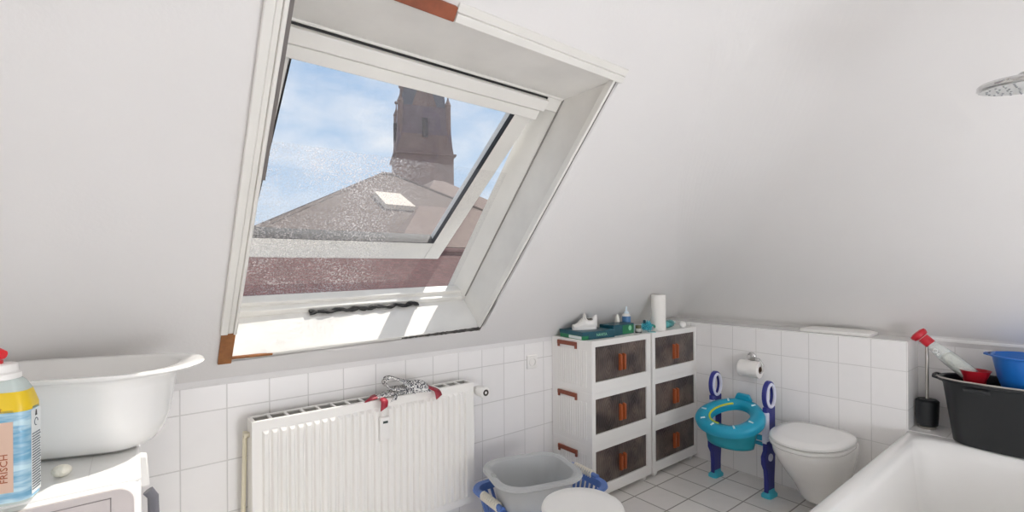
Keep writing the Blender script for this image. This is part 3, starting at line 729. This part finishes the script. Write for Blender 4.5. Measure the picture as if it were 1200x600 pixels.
STUD = mat('white_stud', '#d5eef2', .4)
for a in (35, 100, 140, 172, 215, 255, 325):
    b = MB(); b.xf = Matrix.Translation((-.135, -.012, .458)) @ Matrix.Rotation(R(-19), 4, 'Y')
    a = R(a); c, s_ = math.cos(a), math.sin(a); b.tube([(.142*c,.140*s_*(1-.1*c),.0235),(.164*c,.168*s_*(1-.1*c),.0225)], .0055, n=6); b.build('grip_stud', STUD, ring)
b = MB(); b.xf = Matrix.Translation((-.135, -.012, .458)) @ Matrix.Rotation(R(-19), 4, 'Y')   # raised back of the seat
b.loft([[(.155+.02*math.cos(a)*0+dx, y*1.0, z) for dx, y, z in ((0,-.06,.02),(.025,-.05,.02),(.025,.05,.02),(0,.06,.02))], [(.160+dx, y, z) for dx, y, z in ((0,-.04,.058),(.02,-.035,.058),(.02,.035,.058),(0,.04,.058))]]); b.build('splash_guard', TEAL, pl, bevel=.006)
# folded step hanging below, as a curved apron
b = MB()
for th in (0,):
    rows = []
    for k in range(7):
        z = .40 - .018*k; rr = .165 - .004*k
        rows.append([(-.11 - (rr)*math.cos(a)*.75, rr*1.0*math.sin(a)*1.0, z - .01*math.cos(a)) for a in [R(-88+176*i/24) for i in range(25)]])
    b.loft(rows, False, False, closed=False)
b.build('step_apron', mat('teal_step_plastic', '#1c9cb0', .35), pl, solid=.006)
b = MB(); b.box((-.05,-.165,.33),(-.03,.165,.36)); b.box((-.02,-.165,.29),(0.0,.165,.31)); b.build('cross_bar', TEAL, pl, bevel=.004)

# toilet paper holder and roll
th = thing('toilet_roll_holder', 'chrome toilet roll holder on the tiles above the potty seat', 'toilet roll holder', (XV, 1.455, .775))
b = MB(); b.xf = Matrix.Rotation(-PI/2,4,'Y'); b.lathe([(.028,0),(.028,.006),(.022,.014),(.010,.018),(.010,.04),(.014,.044),(.012,.052)], n=28); b.build('wall_rosette', CHROME, th)
b = MB(); b.tube([(-.042,0,0),(-.048,-.03,.006),(-.052,-.068,-.002),(-.055,-.092,-.035),(-.058,-.09,-.075),(-.06,-.07,-.092),(-.06,-.02,-.094),(-.06,.06,-.094)], .006, n=10); b.build('hoop', CHROME, th)
tr = thing('toilet_roll', 'white toilet paper roll hanging on the chrome holder', 'toilet roll', (XV-.06, 1.44, .706))
b = MB(); b.xf = Matrix.Rotation(PI/2,4,'X')
b.ringloop([[(r*math.cos(2*PI*i/36), r*math.sin(2*PI*i/36), z) for i in range(36)] for r, z in ((.050,-.062),(.052,-.06),(.052,.06),(.050,.062),(.022,.062),(.022,-.062))]); b.build('paper', PAPER, tr)
b = MB(); b.xf = Matrix.Rotation(PI/2,4,'X'); b.ringloop([[(r*math.cos(2*PI*i/24), r*math.sin(2*PI*i/24), z) for i in range(24)] for r, z in ((.022,-.061),(.022,.061),(.0205,.061),(.0205,-.061))]); b.build('core', CARD, tr)
# flat white cover on the ledge
cv = thing('ledge_cover', 'flat white plastic cover lying on the ledge of the low wall', 'cover', (3.24, 1.01, .9625))
b = MB(); b.loft([rrect(.075,.175,.012,0), rrect(.078,.178,.014,.004), rrect(.078,.178,.014,.016), rrect(.066,.15,.03,.024), rrect(.05,.12,.03,.027)]); b.build('lid', PLASTIC_W, cv)
b = MB(); b.box((-.04,-.03,.026),(.02,.03,.030)); b.build('raised_plate', PLASTIC_W, cv, bevel=.003)

# ------------------------------------------------------------------ bathtub
bt = thing('bathtub', 'white built in bathtub along the low wall end', 'bathtub', (2.27, .285, 0))
TX0, TX1, TY0, TY1, TZ = -.86, .86, -.375, .378, .505
def tr_(k0, kx0, kx1, z, r): # ring with separate insets
    x0, x1, y0, y1 = TX0+kx0, TX1-kx1, TY0+k0, TY1-k0
    return rrect((x1-x0)/2, (y1-y0)/2, r, z, 8, (x0+x1)/2, (y0+y1)/2)
b = MB()
b.loft([tr_(.012,.012,.0,TZ-.05,.02), tr_(.0,.0,.0,TZ-.045,.02), tr_(.0,.0,.0,TZ-.008,.02), tr_(.006,.006,.004,TZ,.02), tr_(.045,.06,.085,TZ+.001,.07), tr_(.054,.075,.10,TZ-.006,.09), tr_(.066,.1,.118,TZ-.06,.12), tr_(.11,.22,.17,TZ-.33,.15), tr_(.14,.27,.2,TZ-.38,.15), tr_(.2,.35,.3,TZ-.395,.12)], cap0=False)
b.build('tub_shell', GLOSSWHITE, bt, angle=60)
b = MB(); b.box((TX0+.015, TY1-.03, 0),(TX1-.004, TY1-.012, TZ-.03)); b.box((TX0+.015,TY0+.02,0),(TX0+.035,TY1-.03,TZ-.03)); b.build('side_apron', GLOSSWHITE, bt)
b = MB(); b.xf = Matrix.Translation((.2,0,TZ-.394)); b.lathe([(.03,0),(.03,.003),(.012,.004)], n=24); b.build('drain', CHROME, bt)
# tiled shelf behind the tub
b = MB(); b.box((3.13, -.09, 0),(XB, YV-.004, .506)); struct(b.build('trim_12', WHITE_TILE_R, smooth=False, bevel=.002))

# toilet brush
tbz = .506
br_ = thing('toilet_brush', 'toilet brush with steel handle in a black cup, standing in the tiled corner', 'toilet brush', (3.245, .608, tbz))
b = MB(); b.lathe([(.038,.016),(.043,.02),(.046,.06),(.049,.142),(.046,.146),(.042,.14),(.036,.024)], n=36); b.build('cup', BLACKPL, br_)
b = MB(); b.lathe([(.012,.0),(.035,.0),(.037,.012),(.012,.018)], n=28); b.build('steel_base', STEEL, br_)
b = MB(); b.tube([(0,0,.07),(0,0,.475)], .0075, n=14); b.build('handle', STEEL, br_)
b = MB(); b.lathe([(.02,.02),(.036,.03),(.036,.10),(.02,.118)], n=20); b.build('brush_head', PLASTIC_W, br_)
b = MB(); b.lathe([(.008,.146),(.040,.144),(.042,.148),(.04,.152),(.009,.154)], n=30); b.build('cup_lid', BLACKPL, br_)

# black mortar tub
bb = thing('black_tub', 'large oval black plastic tub with rim handles at the head of the bathtub', 'tub', (3.155, .185, .508), R(4))
def bo(k, z): return oval(.150+k*.6, .350+k, z, 56, 0, 0, 2.7)
b = MB(); b.loft([bo(-.052,0), bo(-.044,.006), bo(-.008,.275), bo(.0,.288), bo(.012,.29), bo(.014,.300), bo(.006,.306), bo(-.008,.302), bo(-.018,.26), bo(-.050,.02)]); b.build('tub_shell', BLACKPL, bb, angle=50)
for s_ in (1, -1):
    b = MB(); y = s_*.357
    b.tube([(-.055,y-.002*s_,.298),(-.05,y+.016*s_,.302),(0,y+.02*s_,.303),(.05,y+.016*s_,.302),(.055,y-.002*s_,.298)], .0065, n=8); b.build('end_handle', BLACKPL, bb)
b = MB(); b.box((-.155,.17,.262),(-.135,.26,.28)); b.build('rim_clip', BLACKPL, bb, bevel=.003)
b = MB(); pth = []
for i in range(20):
    a = R(95 + i*4.2); c, s_ = math.cos(a), math.sin(a)
    pth.append((.156*math.copysign(abs(c)**(2/2.7), c), .362*math.copysign(abs(s_)**(2/2.7), s_), .306))
b.tube(pth, .004, n=6); b.build('wire_handle', STEEL, bb)
b = MB(); b.loft([bo(-.022,.255), bo(-.020,.262)]); b.build('inner_tray', mat('black_inner_tray', '#1d1f21', .5), bb)
# red pot with leaning glass bottle
rp = thing('red_pot', 'small red flared pot on the black tub, carrying the leaning glass bottle', 'pot', (3.175, .418, .7705))
b = MB(); b.lathe([(.034,0),(.037,.004),(.042,.035),(.056,.072),(.060,.078),(.055,.078),(.038,.035),(.033,.008)], n=32); b.build('pot_shell', RED, rp)
GLS = mat('clear_bottle_glass', '#dfe6e2', .06, alpha=.28)
gb = thing('glass_bottle', 'slim glass bottle with red cap, half full of white grains, leaning in the red pot', 'bottle', (3.178, .437, .826))
top = Vector((3.17, .600, .975)); bot = Vector((3.178, .437, .826)); ax = (top-bot).normalized(); Lb = (top-bot).length
q = Vector((0,0,1)).rotation_difference(ax)
gb.rotation_mode = 'QUATERNION'; gb.rotation_quaternion = q
Lb += .0
b = MB(); b.lathe([(.033,-.012),(.036,-.006),(.036,.09),(.033,.13),(.026,.18),(.023,Lb-.02),(.021,Lb-.02),(.024,.178),(.031,.128),(.034,.09),(.034,-.004),(.031,-.009)], n=32); b.build('glass', GLS, gb, angle=50)
GRAIN = mat('white_bath_grains', '#f4f0e4', .9, bump=.8, bscale=160, vary=.25, vscale=120)
b = MB(); b.lathe([(.028,-.008),(.0325,-.003),(.0325,.095),(.027,.118),(.012,.125)], n=24); o = b.build('grain_fill', GRAIN, gb)
b = MB(); b.lathe([(.024,Lb-.03),(.025,Lb-.026),(.025,Lb+.012),(.022,Lb+.014)], n=28); cp = b.build('cap', RED, gb)
b = MB(); b.lathe([(.018,Lb+.013),(.034,Lb+.02),(.040,Lb+.034),(.038,Lb+.044),(.022,Lb+.05),(.01,Lb+.05)], n=28); b.build('cap_flange', RED, cp)
b = MB(); b.lathe([(.0225,Lb+.011),(.0228,Lb+.02)], n=24, cap0=False, cap1=False); b.build('cap_band', PLASTIC_W, cp)
text_part('lettering', 'OS', .03, mat('white_print', '#f4f4f2', .5), gb, face_mtx((-.0335,.004,.150), Vector((0,0,-1)), Vector((0,1,0))))
# blue bowls
def bowl(name, label, m, z, r, h, loc):
    t = thing(name, label, 'bowl', loc, group='blue bowls stacked in the black tub')
    b = MB(); b.lathe([(r*.62,0),(r*.66,.004),(r*.78,h*.35),(r*.9,h*.94),(r*.985,h*.955),(r,h*.975),(r*.985,h),(r*.93,h),(r*.87,h*.93),(r*.74,h*.35),(r*.6,.008)], n=48); b.build('bowl_shell', m, t, angle=50)
    return t
BL1 = mat('blue_bowl_plastic', '#1f6fc4', .3); BL2 = mat('cyan_blue_bowl_plastic', '#2690cf', .3)
bw = bowl('plastic_bowl', 'shiny blue plastic bowl with a pouring lip on top of the black tub', BL1, 0, .150, .168, (3.178, .225, .7715))
b = MB(); b.loft([[(-.06,.128,.158),(.06,.128,.158),(.06,.128,.168),(-.06,.128,.168)],[(-.02,.162,.160),(.02,.162,.160),(.02,.162,.168),(-.02,.162,.168)]]); b.build('pouring_lip', BL1, bw, bevel=.003)
b = MB(); b.lathe([(.1115,.045),(.1235,.095)], n=48, cap0=False, cap1=False); b.build('lower_band', BL2, bw)

# ------------------------------------------------------------------ shower head
sw = thing('shower_head', 'round chrome rain shower head over the bathtub', 'shower head', (1.845, .135, 1.825), rot=(R(4), R(-4), 0))
b = MB(); b.lathe([(.098,-.004),(.101,-.001),(.101,.008),(.095,.013),(.03,.02),(.02,.034),(.012,.036)], n=48); b.build('head_disc', CHROME, sw, angle=50)
b = MB(); b.lathe([(.094,-.0045),(.094,-.0055),(.02,-.0058)], n=48); fc = b.build('spray_face', mat('pale_spray_face', '#c9cac8', .45, bump=.2, bscale=100), sw)
b = MB()
for rr, nn in ((.02,6),(.04,12),(.06,18),(.08,24)):
    for i in range(nn):
        a = 2*PI*i/nn; b.lathe([(.0028,-.0056),(.002,-.0085)], c=(rr*math.cos(a), rr*math.sin(a), 0), n=6)
b.build('nozzle', mat('nozzle_grey', '#8f9192', .5), fc)
b = MB(); b.tube([(0,0,.03),(0,-.002,.06),(.004,-.02,.085),(.01,-.06,.095),(.05,-.3,.10)], .010, n=12); b.tube([(.05,-.3,.10),(.055,-.325,.09),(.056,-.33,.05),(.056,-.33,-.9)], .011, n=12); b.build('riser_arm', CHROME, sw)

# ------------------------------------------------------------------ washing machine, enamel trough, detergent bottle
wm = thing('washing_machine', 'white washing machine under the enamel trough', 'washing machine', (-.29, 1.452, 0), R(0))
b = MB(); b.box((-.30, 0, .03),(.30, .58, .845)); b.build('housing', GLOSSWHITE, wm, bevel=.02, seg=4)
b = MB(); b.box((-.30, .02, .838),(.30, .59, .857)); b.build('worktop', GLOSSWHITE, wm, bevel=.009, seg=3)
PAN = mat('shaded_front_mauve', '#c9c1be', .45)  # mauve tint stands for the shade on the machine's front
b = MB()
def rr_front(x0, x1, z0, z1, r, y0, y1):
    ring = rrect((x1-x0)/2, (z1-z0)/2, r, 0, 8, (x0+x1)/2, (z0+z1)/2)
    b.extrude([(p[0], y0, p[1]) for p in ring], (0, y1-y0, 0))
rr_front(-.29, .287, .05, .842, .035, -.004, .004); fp = b.build('front_panel', PAN, wm, bevel=.0015)
b = MB()
x0, x1, z0, z1 = -.26, .245, .70, .825
for a in ((x0,x1,z1-.0018,z1),(x0,x1,z0,z0+.0018),(x0,x0+.0018,z0,z1),(x1-.0018,x1,z0,z1)): b.box((a[0],-.0052,a[2]),(a[1],-.0035,a[3]))
b.build('drawer_seam', mat('seam_grey', '#8c8583', .6), fp)
b = MB(); b.box((.20,.06,.8568),(.2015,.5,.8574)); b.build('top_seam', mat('seam_line', '#bdbbb8', .6), wm)
b = MB(); b.xf = Matrix.Translation((0,-.004,.42)) @ Matrix.Rotation(PI/2,4,'X'); b.lathe([(.12,0),(.17,.004),(.175,.02),(.15,.03),(.12,.02)], n=48); b.build('door_ring', PLASTIC_W, wm)
for x in (-.25,.25):
    for y in (.05,.53):
        b = MB(); b.lathe([(.02,0),(.02,.012),(.012,.014),(.012,.035)], c=(x,y,0), n=14); b.build('foot', BLACKRUB, wm)
b = MB(); b.loft([[(.298,.30,.725),(.298,.345,.725),(.298,.345,.815),(.298,.30,.815)],[(.322,.305,.722),(.322,.34,.722),(.316,.34,.812),(.316,.305,.812)]]); b.build('hose_clip', PLASTIC_W, wm, bevel=.004)
b = MB(); b.tube([(.318,.33,.70),(.330,.33,.68),(.332,.33,.6),(.332,.35,.3),(.31,.5,.1)], .014, n=12); b.build('drain_hose', mat('dark_grey_hose', '#6d6d74', .5), wm)

tg = thing('enamel_trough', 'white enamel trough with a flared rim on top of the washing machine', 'trough', (-.152, 1.785, .858), R(-20))
tg.scale = (1, 1, .95)
def tro(hx, hy, z, r): return rrect(hx, hy, r, z, 9)
b = MB()
b.loft([tro(.14,.045,0,.044), tro(.175,.062,.003,.06), tro(.205,.086,.016,.08), tro(.226,.108,.045,.10), tro(.240,.124,.09,.115), tro(.252,.143,.19,.13), tro(.256,.149,.214,.135), tro(.272,.158,.225,.145), tro(.316,.174,.230,.165), tro(.326,.179,.236,.17), tro(.324,.178,.242,.17), tro(.31,.170,.244,.162), tro(.262,.150,.236,.14), tro(.242,.136,.19,.125), tro(.22,.10,.05,.09), tro(.15,.05,.022,.045)])
b.build('trough_shell', GLOSSWHITE, tg, angle=60)

dt = thing('detergent_bottle', 'blue labelled detergent bottle with red spout, partly cut off by the frame edge', 'bottle', (-.262, 1.494, .858), R(-14))
dt.scale = (1, 1, 1.14)
b = MB()
b.loft([rrect(.088,.030,.018,0,5), rrect(.092,.034,.022,.006,5), rrect(.092,.034,.022,.182,5), rrect(.088,.033,.022,.194,5), rrect(.070,.030,.02,.212,5,.012,0), rrect(.044,.026,.018,.226,5,.03,0), rrect(.030,.022,.018,.234,5,.035,0)])
b.build('bottle_body', mat('translucent_grey_bottle', '#c2cdc9', .25), dt)
def wrap(k, z0, z1, i0, i1, name, m, n=5):
    b = MB(); r0 = rrect(.092+k,.034+k,.022+k,z0,n); r1 = rrect(.092+k,.034+k,.022+k,z1,n); N_ = len(r0)
    a = [r0[i % N_] for i in range(i0, i1)]; c = [r1[i % N_] for i in range(i0, i1)]
    b.loft([a, c], False, False, closed=False); return b.build(name, m, dt, smooth=True)
def lab_mat():
    m, nt, bs = newmat('blue_label_print'); N = nt.nodes.new; L = nt.links.new
    tc = N('ShaderNodeTexCoord'); mp = N('ShaderNodeMapping'); mp.inputs['Scale'].default_value = (1, 1, 6); L(tc.outputs['Object'], mp.inputs[0])
    wv = N('ShaderNodeTexNoise'); wv.inputs['Scale'].default_value = 14; wv.inputs['Detail'].default_value = 3; L(mp.outputs[0], wv.inputs['Vector'])
    cr = N('ShaderNodeValToRGB'); e = cr.color_ramp.elements; e[0].position = .38; e[0].color = lin('#6fa6c4'); e[1].position = .62; e[1].color = lin('#c4dfe8')
    L(wv.outputs['Fac'], cr.inputs[0]); L(cr.outputs[0], bs.inputs['Base Color']); bs.inputs['Roughness'].default_value = .3
    return m
wrap(.0008, .006, .176, 0, 25, 'blue_label', lab_mat())
b = MB(); b.loft([rrect(.0928,.0348,.0225,.172,5), rrect(.0928,.0348,.0225,.182,5), rrect(.0888,.0338,.0225,.1945,5), rrect(.074,.0312,.021,.209,5,.010,0)], False, False); b.build('yellow_band', mat('yellow_label', '#e8c51e', .35), dt)
PEACH = mat('peach_label_field', '#d9b9a4', .4); RUST = mat('rust_print', '#a0522d', .5); INK = mat('grey_print', '#55606a', .5)
b = MB(); b.box((-.08,-.0356,.025),(.070,-.0350,.155)); b.build('front_label', PEACH, dt)
for i, s_ in enumerate(('FRISCH', 'REIN', 'MILD')):
    text_part('label_text', s_, .017, RUST, dt, face_mtx((.056-.022*i, -.0359, .07), (0,0,1), (-1,0,0)))
text_part('band_text', 'ALT', .009, RUST, dt, face_mtx((.045, -.0357, .177), (1,0,0), (0,0,1)))
b = MB(); b.box((.0928,-.019,.012),(.0936,.020,.170)); b.build('side_label', mat('white_side_label', '#dfe3e2', .4), dt)
b = MB(); random.seed(11)
for i in range(22):
    z = .018 + i*.0050; y = -.017
    while y < .016:
        w_ = random.uniform(.002,.006); b.box((.0935,y,z),(.0940,min(.0185,y+w_),z+.0024)); y += w_ + .0012
o = b.build('side_small_print', INK, dt); o['kind'] = 'stuff'
b = MB(); b.tube([(.0938,.0+.007*math.cos(a),.145+.007*math.sin(a)) for a in [2*PI*i/18 for i in range(15)]], .0009, n=5); b.build('recycling_mark', INK, dt)
b = MB(); b.loft([[(.0936,-.004,.157),(.0936,.004,.157),(.0936,.002,.168),(.0936,-.001,.168)],[(.0941,-.004,.157),(.0941,.004,.157),(.0941,.002,.168),(.0941,-.001,.168)]]); b.build('warning_mark', BLACKRUB, dt)
b = MB(); b.lathe([(.030,.230),(.034,.232),(.034,.242),(.029,.245),(.028,.258),(.025,.260)], c=(.035,0,0), n=30); cp = b.build('collar', PLASTIC_W, dt)
b = MB(); b.lathe([(.018,.259),(.018,.266),(.010,.269),(.010,.276)], c=(.022,0,0), n=20); b.tube([(.022,0,.280),(.034,-.004,.280),(.046,-.008,.277)], [.010,.011,.008], n=12); b.ball((.018,0,.280), .013, n=8); b.build('spout', mat('bright_red_plastic', '#e0202c', .3), cp)
b = MB(); b.ball((0,0,0), .016, n=10, sx=1.2, sz=.9); sp = b.build('soap_ball', mat('pale_soap', '#e9e5d6', .6, bump=.6, bscale=60)); sp.location = (-.140, 1.575, .872)
tag(sp, 'small pale lump of soap behind the detergent bottle', 'soap')

# ------------------------------------------------------------------ outside: roofs and church tower
def roof_mat(name, c1, c2, sc_):
    m, nt, bs = newmat(name); N = nt.nodes.new; L = nt.links.new
    tc = N('ShaderNodeTexCoord'); br2 = N('ShaderNodeTexBrick'); mp = N('ShaderNodeMapping'); mp.inputs['Rotation'].default_value = (R(90), 0, 0)
    br2.inputs['Scale'].default_value = sc_; br2.inputs['Color1'].default_value = lin(c1); br2.inputs['Color2'].default_value = lin(c2); br2.inputs['Mortar'].default_value = lin('#4a403c'); br2.inputs['Mortar Size'].default_value = .012
    L(tc.outputs['Object'], mp.inputs[0]); L(mp.outputs[0], br2.inputs['Vector']); L(br2.outputs['Color'], bs.inputs['Base Color']); bs.inputs['Roughness'].default_value = .85
    return m
RF1 = roof_mat('grey_brown_roof_tiles', '#6a5a50', '#5b4d45', 4); RF2 = roof_mat('weathered_red_roof_tiles', '#7d6a5f', '#6d5a51', 4); RF3 = roof_mat('dark_red_roof_tiles', '#6a4442', '#5b3a38', 4)
STUC = mat('beige_stucco', '#c9b8a2', .9); SAND = mat('red_sandstone', '#7a5f57', .9, vary=.3, vscale=.8); SLATE = mat('dark_slate', '#59565f', .8, vary=.25, vscale=.6); DKST = mat('dark_opening', '#3d3030', .9)
def hiproof(name, label, cx, cy, hx, hy, z0, z1, rl, m, wall_z, rz=0):
    t = thing(name, label, 'house', (cx, cy, 0), rz)
    b = MB(); e = [(-hx,-hy,z0),(hx,-hy,z0),(hx,hy,z0),(-hx,hy,z0)]; r0, r1 = (-rl,0,z1), (rl,0,z1)
    b.poly([e[0],e[1],r1,r0]); b.poly([e[2],e[3],r0,r1]); b.poly([e[1],e[2],r1]); b.poly([e[3],e[0],r0]); b.poly(e); bmesh.ops.remove_doubles(b.bm, verts=b.bm.verts, dist=.001); b.build('roof', m, t, smooth=False)
    b = MB(); b.box((-hx+.4,-hy+.4,wall_z),(hx-.4,hy-.4,z0+.05)); b.build('wall', STUC, t, smooth=False)
    b = MB(); b.tube([(-rl,0,z1+.02),(rl,0,z1+.02)], .12, n=8)
    for p in e: b.tube([p, r0 if p[0] < 0 else r1], .09, n=6)
    b.build('ridge_tile', m, t)
    return t
hA = hiproof('house', 'house with broad weathered hipped roofs and a pale slab for a lit roof patch, before the church tower', 11.55, 26.0, 9.8, 7.5, 1.95, 6.85, .4, RF1, -12)
sl_ = (6.85-1.95)/7.5
def onslope(x, y, o): return (x, -7.5+y - o*.55, 1.95 + sl_*y + o*.84)
b = MB(); b.hexa([onslope(-1.9,3.7,.0), onslope(-.3,3.7,.0), onslope(-.6,4.9,.0), onslope(-2.0,4.9,.0)], [onslope(-1.9,3.7,.25), onslope(-.3,3.7,.25), onslope(-.6,4.9,.25), onslope(-2.0,4.9,.25)]); b.build('lit_roof_patch', mat('pale_lit_roof_patch', '#d8cbbb', .9), hA, smooth=False)  # pale raised slab paints in the lit patch on the roof
b = MB(); hx, hy, z0, z1, cx, cy = 4.6, 11, 2.3, 7.4, 4.75, 2.5
e = [(cx-8.2,cy-hy,z0),(cx+hx,cy-hy,z0),(cx+hx,cy+hy,z0),(cx-8.2,cy+hy,z0)]; r0, r1 = (cx-.4,cy,z1), (cx+.4,cy,z1)
b.poly([e[0],e[1],r1,r0]); b.poly([e[2],e[3],r0,r1]); b.poly([e[1],e[2],r1]); b.poly([e[3],e[0],r0]); b.poly(e); bmesh.ops.remove_doubles(b.bm, verts=b.bm.verts, dist=.001); b.build('roof', RF2, hA, smooth=False)
b = MB(); b.box((cx-hx+.4,cy-hy+.4,-12),(cx+hx-.4,cy+hy-.4,z0+.05)); b.build('wall', STUC, hA, smooth=False)
t = thing('house', 'near house with a low dark red tiled roof below the other roofs', 'house', (5, 11.5, 0))
b = MB(); b.extrude([(-12,-4.5,-2.6),(-12,0,1.84),(-12,4.5,-2.6)], (26,0,0)); b.build('roof', RF3, t, smooth=False)
b = MB(); b.box((-11.6,-4.1,-9),(13.6,4.1,-2.5)); b.build('wall', STUC, t, smooth=False)
b = MB(); b.tube([(-12,0,1.85),(14,0,1.85)], .1, n=8); b.build('ridge_tile', RF3, t)
# church tower
ct = thing('church_tower', 'red sandstone church tower with steep gables and corner pinnacles', 'church tower', (25.5, 48.5, 0), R(-20))
h = 3.05
b = MB(); b.box((-h,-h,-12),(h,h,13.8)); b.build('shaft', SAND, ct, smooth=False)
b = MB(); b.box((-h-.25,-h-.25,13.65),(h+.25,h+.25,13.85)); b.build('cornice', SAND, ct, smooth=False)
for k in range(4):
    b = MB(); b.xf = Matrix.Rotation(k*PI/2, 4, 'Z')
    b.extrude([(-h,-h,13.9),(h,-h,13.9),(.15,-h+.9,22.6),(-.15,-h+.9,22.6)], (0,1.0,0)); g = b.build('gable', SAND, ct, smooth=False)
    b = MB(); b.xf = Matrix.Rotation(k*PI/2, 4, 'Z'); b.box((-.28,-h-.02,15.6),(.28,-h+.5,17.6)); b.build('louvre_opening', DKST, g, smooth=False)
b = MB(); b.loft([[(-h+.05,-h+.05,13.9),(h-.05,-h+.05,13.9),(h-.05,h-.05,13.9),(-h+.05,h-.05,13.9)], [(-h+.45,-h+.45,19.0),(h-.45,-h+.45,19.0),(h-.45,h-.45,19.0),(-h+.45,h-.45,19.0)]]); b.build('upper_shaft', mat('dark_sandstone', '#6b565a', .9, vary=.3, vscale=.8), ct, smooth=False)
b = MB(); b.loft([[(-h+.3,-h+.3,13.9),(h-.3,-h+.3,13.9),(h-.3,h-.3,13.9),(-h+.3,h-.3,13.9)], [(-2.2,-2.2,20.6),(2.2,-2.2,20.6),(2.2,2.2,20.6),(-2.2,2.2,20.6)], [(-.2,-.2,28),(.2,-.2,28),(.2,.2,28),(-.2,.2,28)]]); b.build('spire', SLATE, ct, smooth=False)
for sx in (-1,1):
    for sy in (-1,1):
        b = MB(); b.xf = Matrix.Translation((sx*(h-.5), sy*(h-.5), 0)); b.lathe([(.34,13.9),(.30,19.2),(.36,19.3),(.12,19.9),(.06,20.2),(.05,20.9)], n=8); b.ball((0,0,20.8), .2, n=6); b.build('pinnacle', SAND, ct, smooth=False)

# ------------------------------------------------------------------ light
LE = 62
w = bpy.data.worlds.new('world'); sc.world = w; w.use_nodes = True
nt = w.node_tree; N = nt.nodes.new; L = nt.links.new
bg = nt.nodes['Background']
tc = N('ShaderNodeTexCoord'); sep = N('ShaderNodeSeparateXYZ'); L(tc.outputs['Generated'], sep.inputs[0])
gr = N('ShaderNodeValToRGB'); e = gr.color_ramp.elements
e[0].position = 0.0; e[0].color = lin('#c9d8e6'); e[1].position = 0.55; e[1].color = lin('#7ba6d6')
e2 = gr.color_ramp.elements.new(.2); e2.color = lin('#a9c6e4')
L(sep.outputs['Z'], gr.inputs[0])
mp = N('ShaderNodeMapping'); mp.inputs['Scale'].default_value = (1, 1, 2.2); mp.inputs['Location'].default_value = (.3, .1, .55); L(tc.outputs['Generated'], mp.inputs[0])
cn = N('ShaderNodeTexNoise'); cn.inputs['Scale'].default_value = 3.4; cn.inputs['Detail'].default_value = 7; cn.inputs['Roughness'].default_value = .58; L(mp.outputs[0], cn.inputs['Vector'])
cr = N('ShaderNodeMapRange'); cr.inputs['From Min'].default_value = .36; cr.inputs['From Max'].default_value = .68; L(cn.outputs['Fac'], cr.inputs['Value'])
mx = N('ShaderNodeMix'); mx.data_type = 'RGBA'; L(cr.outputs[0], mx.inputs[0]); L(gr.outputs[0], mx.inputs[6]); mx.inputs[7].default_value = lin('#f0f1f3')
L(mx.outputs[2], bg.inputs['Color']); bg.inputs['Strength'].default_value = 0.86

sun = bpy.data.lights.new('sun', 'SUN'); sun.energy = 3.8; sun.angle = R(.6); sun.color = (1, .95, .88)
so_l = bpy.data.objects.new('sun', sun); COL.objects.link(so_l)
ws = -.9; wx = .161*ws - .72
dvec = Vector((wx, 0, 0)) + SV*ws - NV
so_l.rotation_euler = dvec.to_track_quat('-Z', 'Y').to_euler()

# added fill globes, unseen behind the camera, brightening the room evenly
for i, (x, y, z, e_) in enumerate(((-2.1, -1.1, 1.0, 2.1), (.95, -1.45, .72, 10.5))):
    lab = ('added white fill globe, unseen, to the left behind the camera', 'added white fill globe, unseen, hung low to even out the light')[i]
    cl = thing('added_fill_globe', lab, 'fill light', (x, y, ZC), group='added fill globes')
    b = MB(); b.lathe([(.06,-.03),(.06,0)], n=24); b.build('fill_canopy', CHROME, cl)
    b = MB(); b.tube([(0,0,-.03),(0,0,z-ZC+.39)], .006, n=8); b.build('fill_cord', BLACKRUB, cl)
    b = MB(); b.ball((0,0,z-ZC), .4, n=18); b.build('fill_globe_shell', mat('fill_glow_white', '#ffffff', .4, emit=('#f3f7ff', e_)), cl)

vs = sc.view_settings
vs.view_transform = 'Standard'; vs.look = 'None'; vs.gamma = 1; vs.use_curve_mapping = False; vs.exposure = 0.34
sc.display_settings.display_device = 'sRGB'
sc.cycles.use_denoising = True
sc.cycles.max_bounces = 12; sc.cycles.diffuse_bounces = 10; sc.cycles.transparent_max_bounces = 16
sc.cycles.sample_clamp_indirect = 6
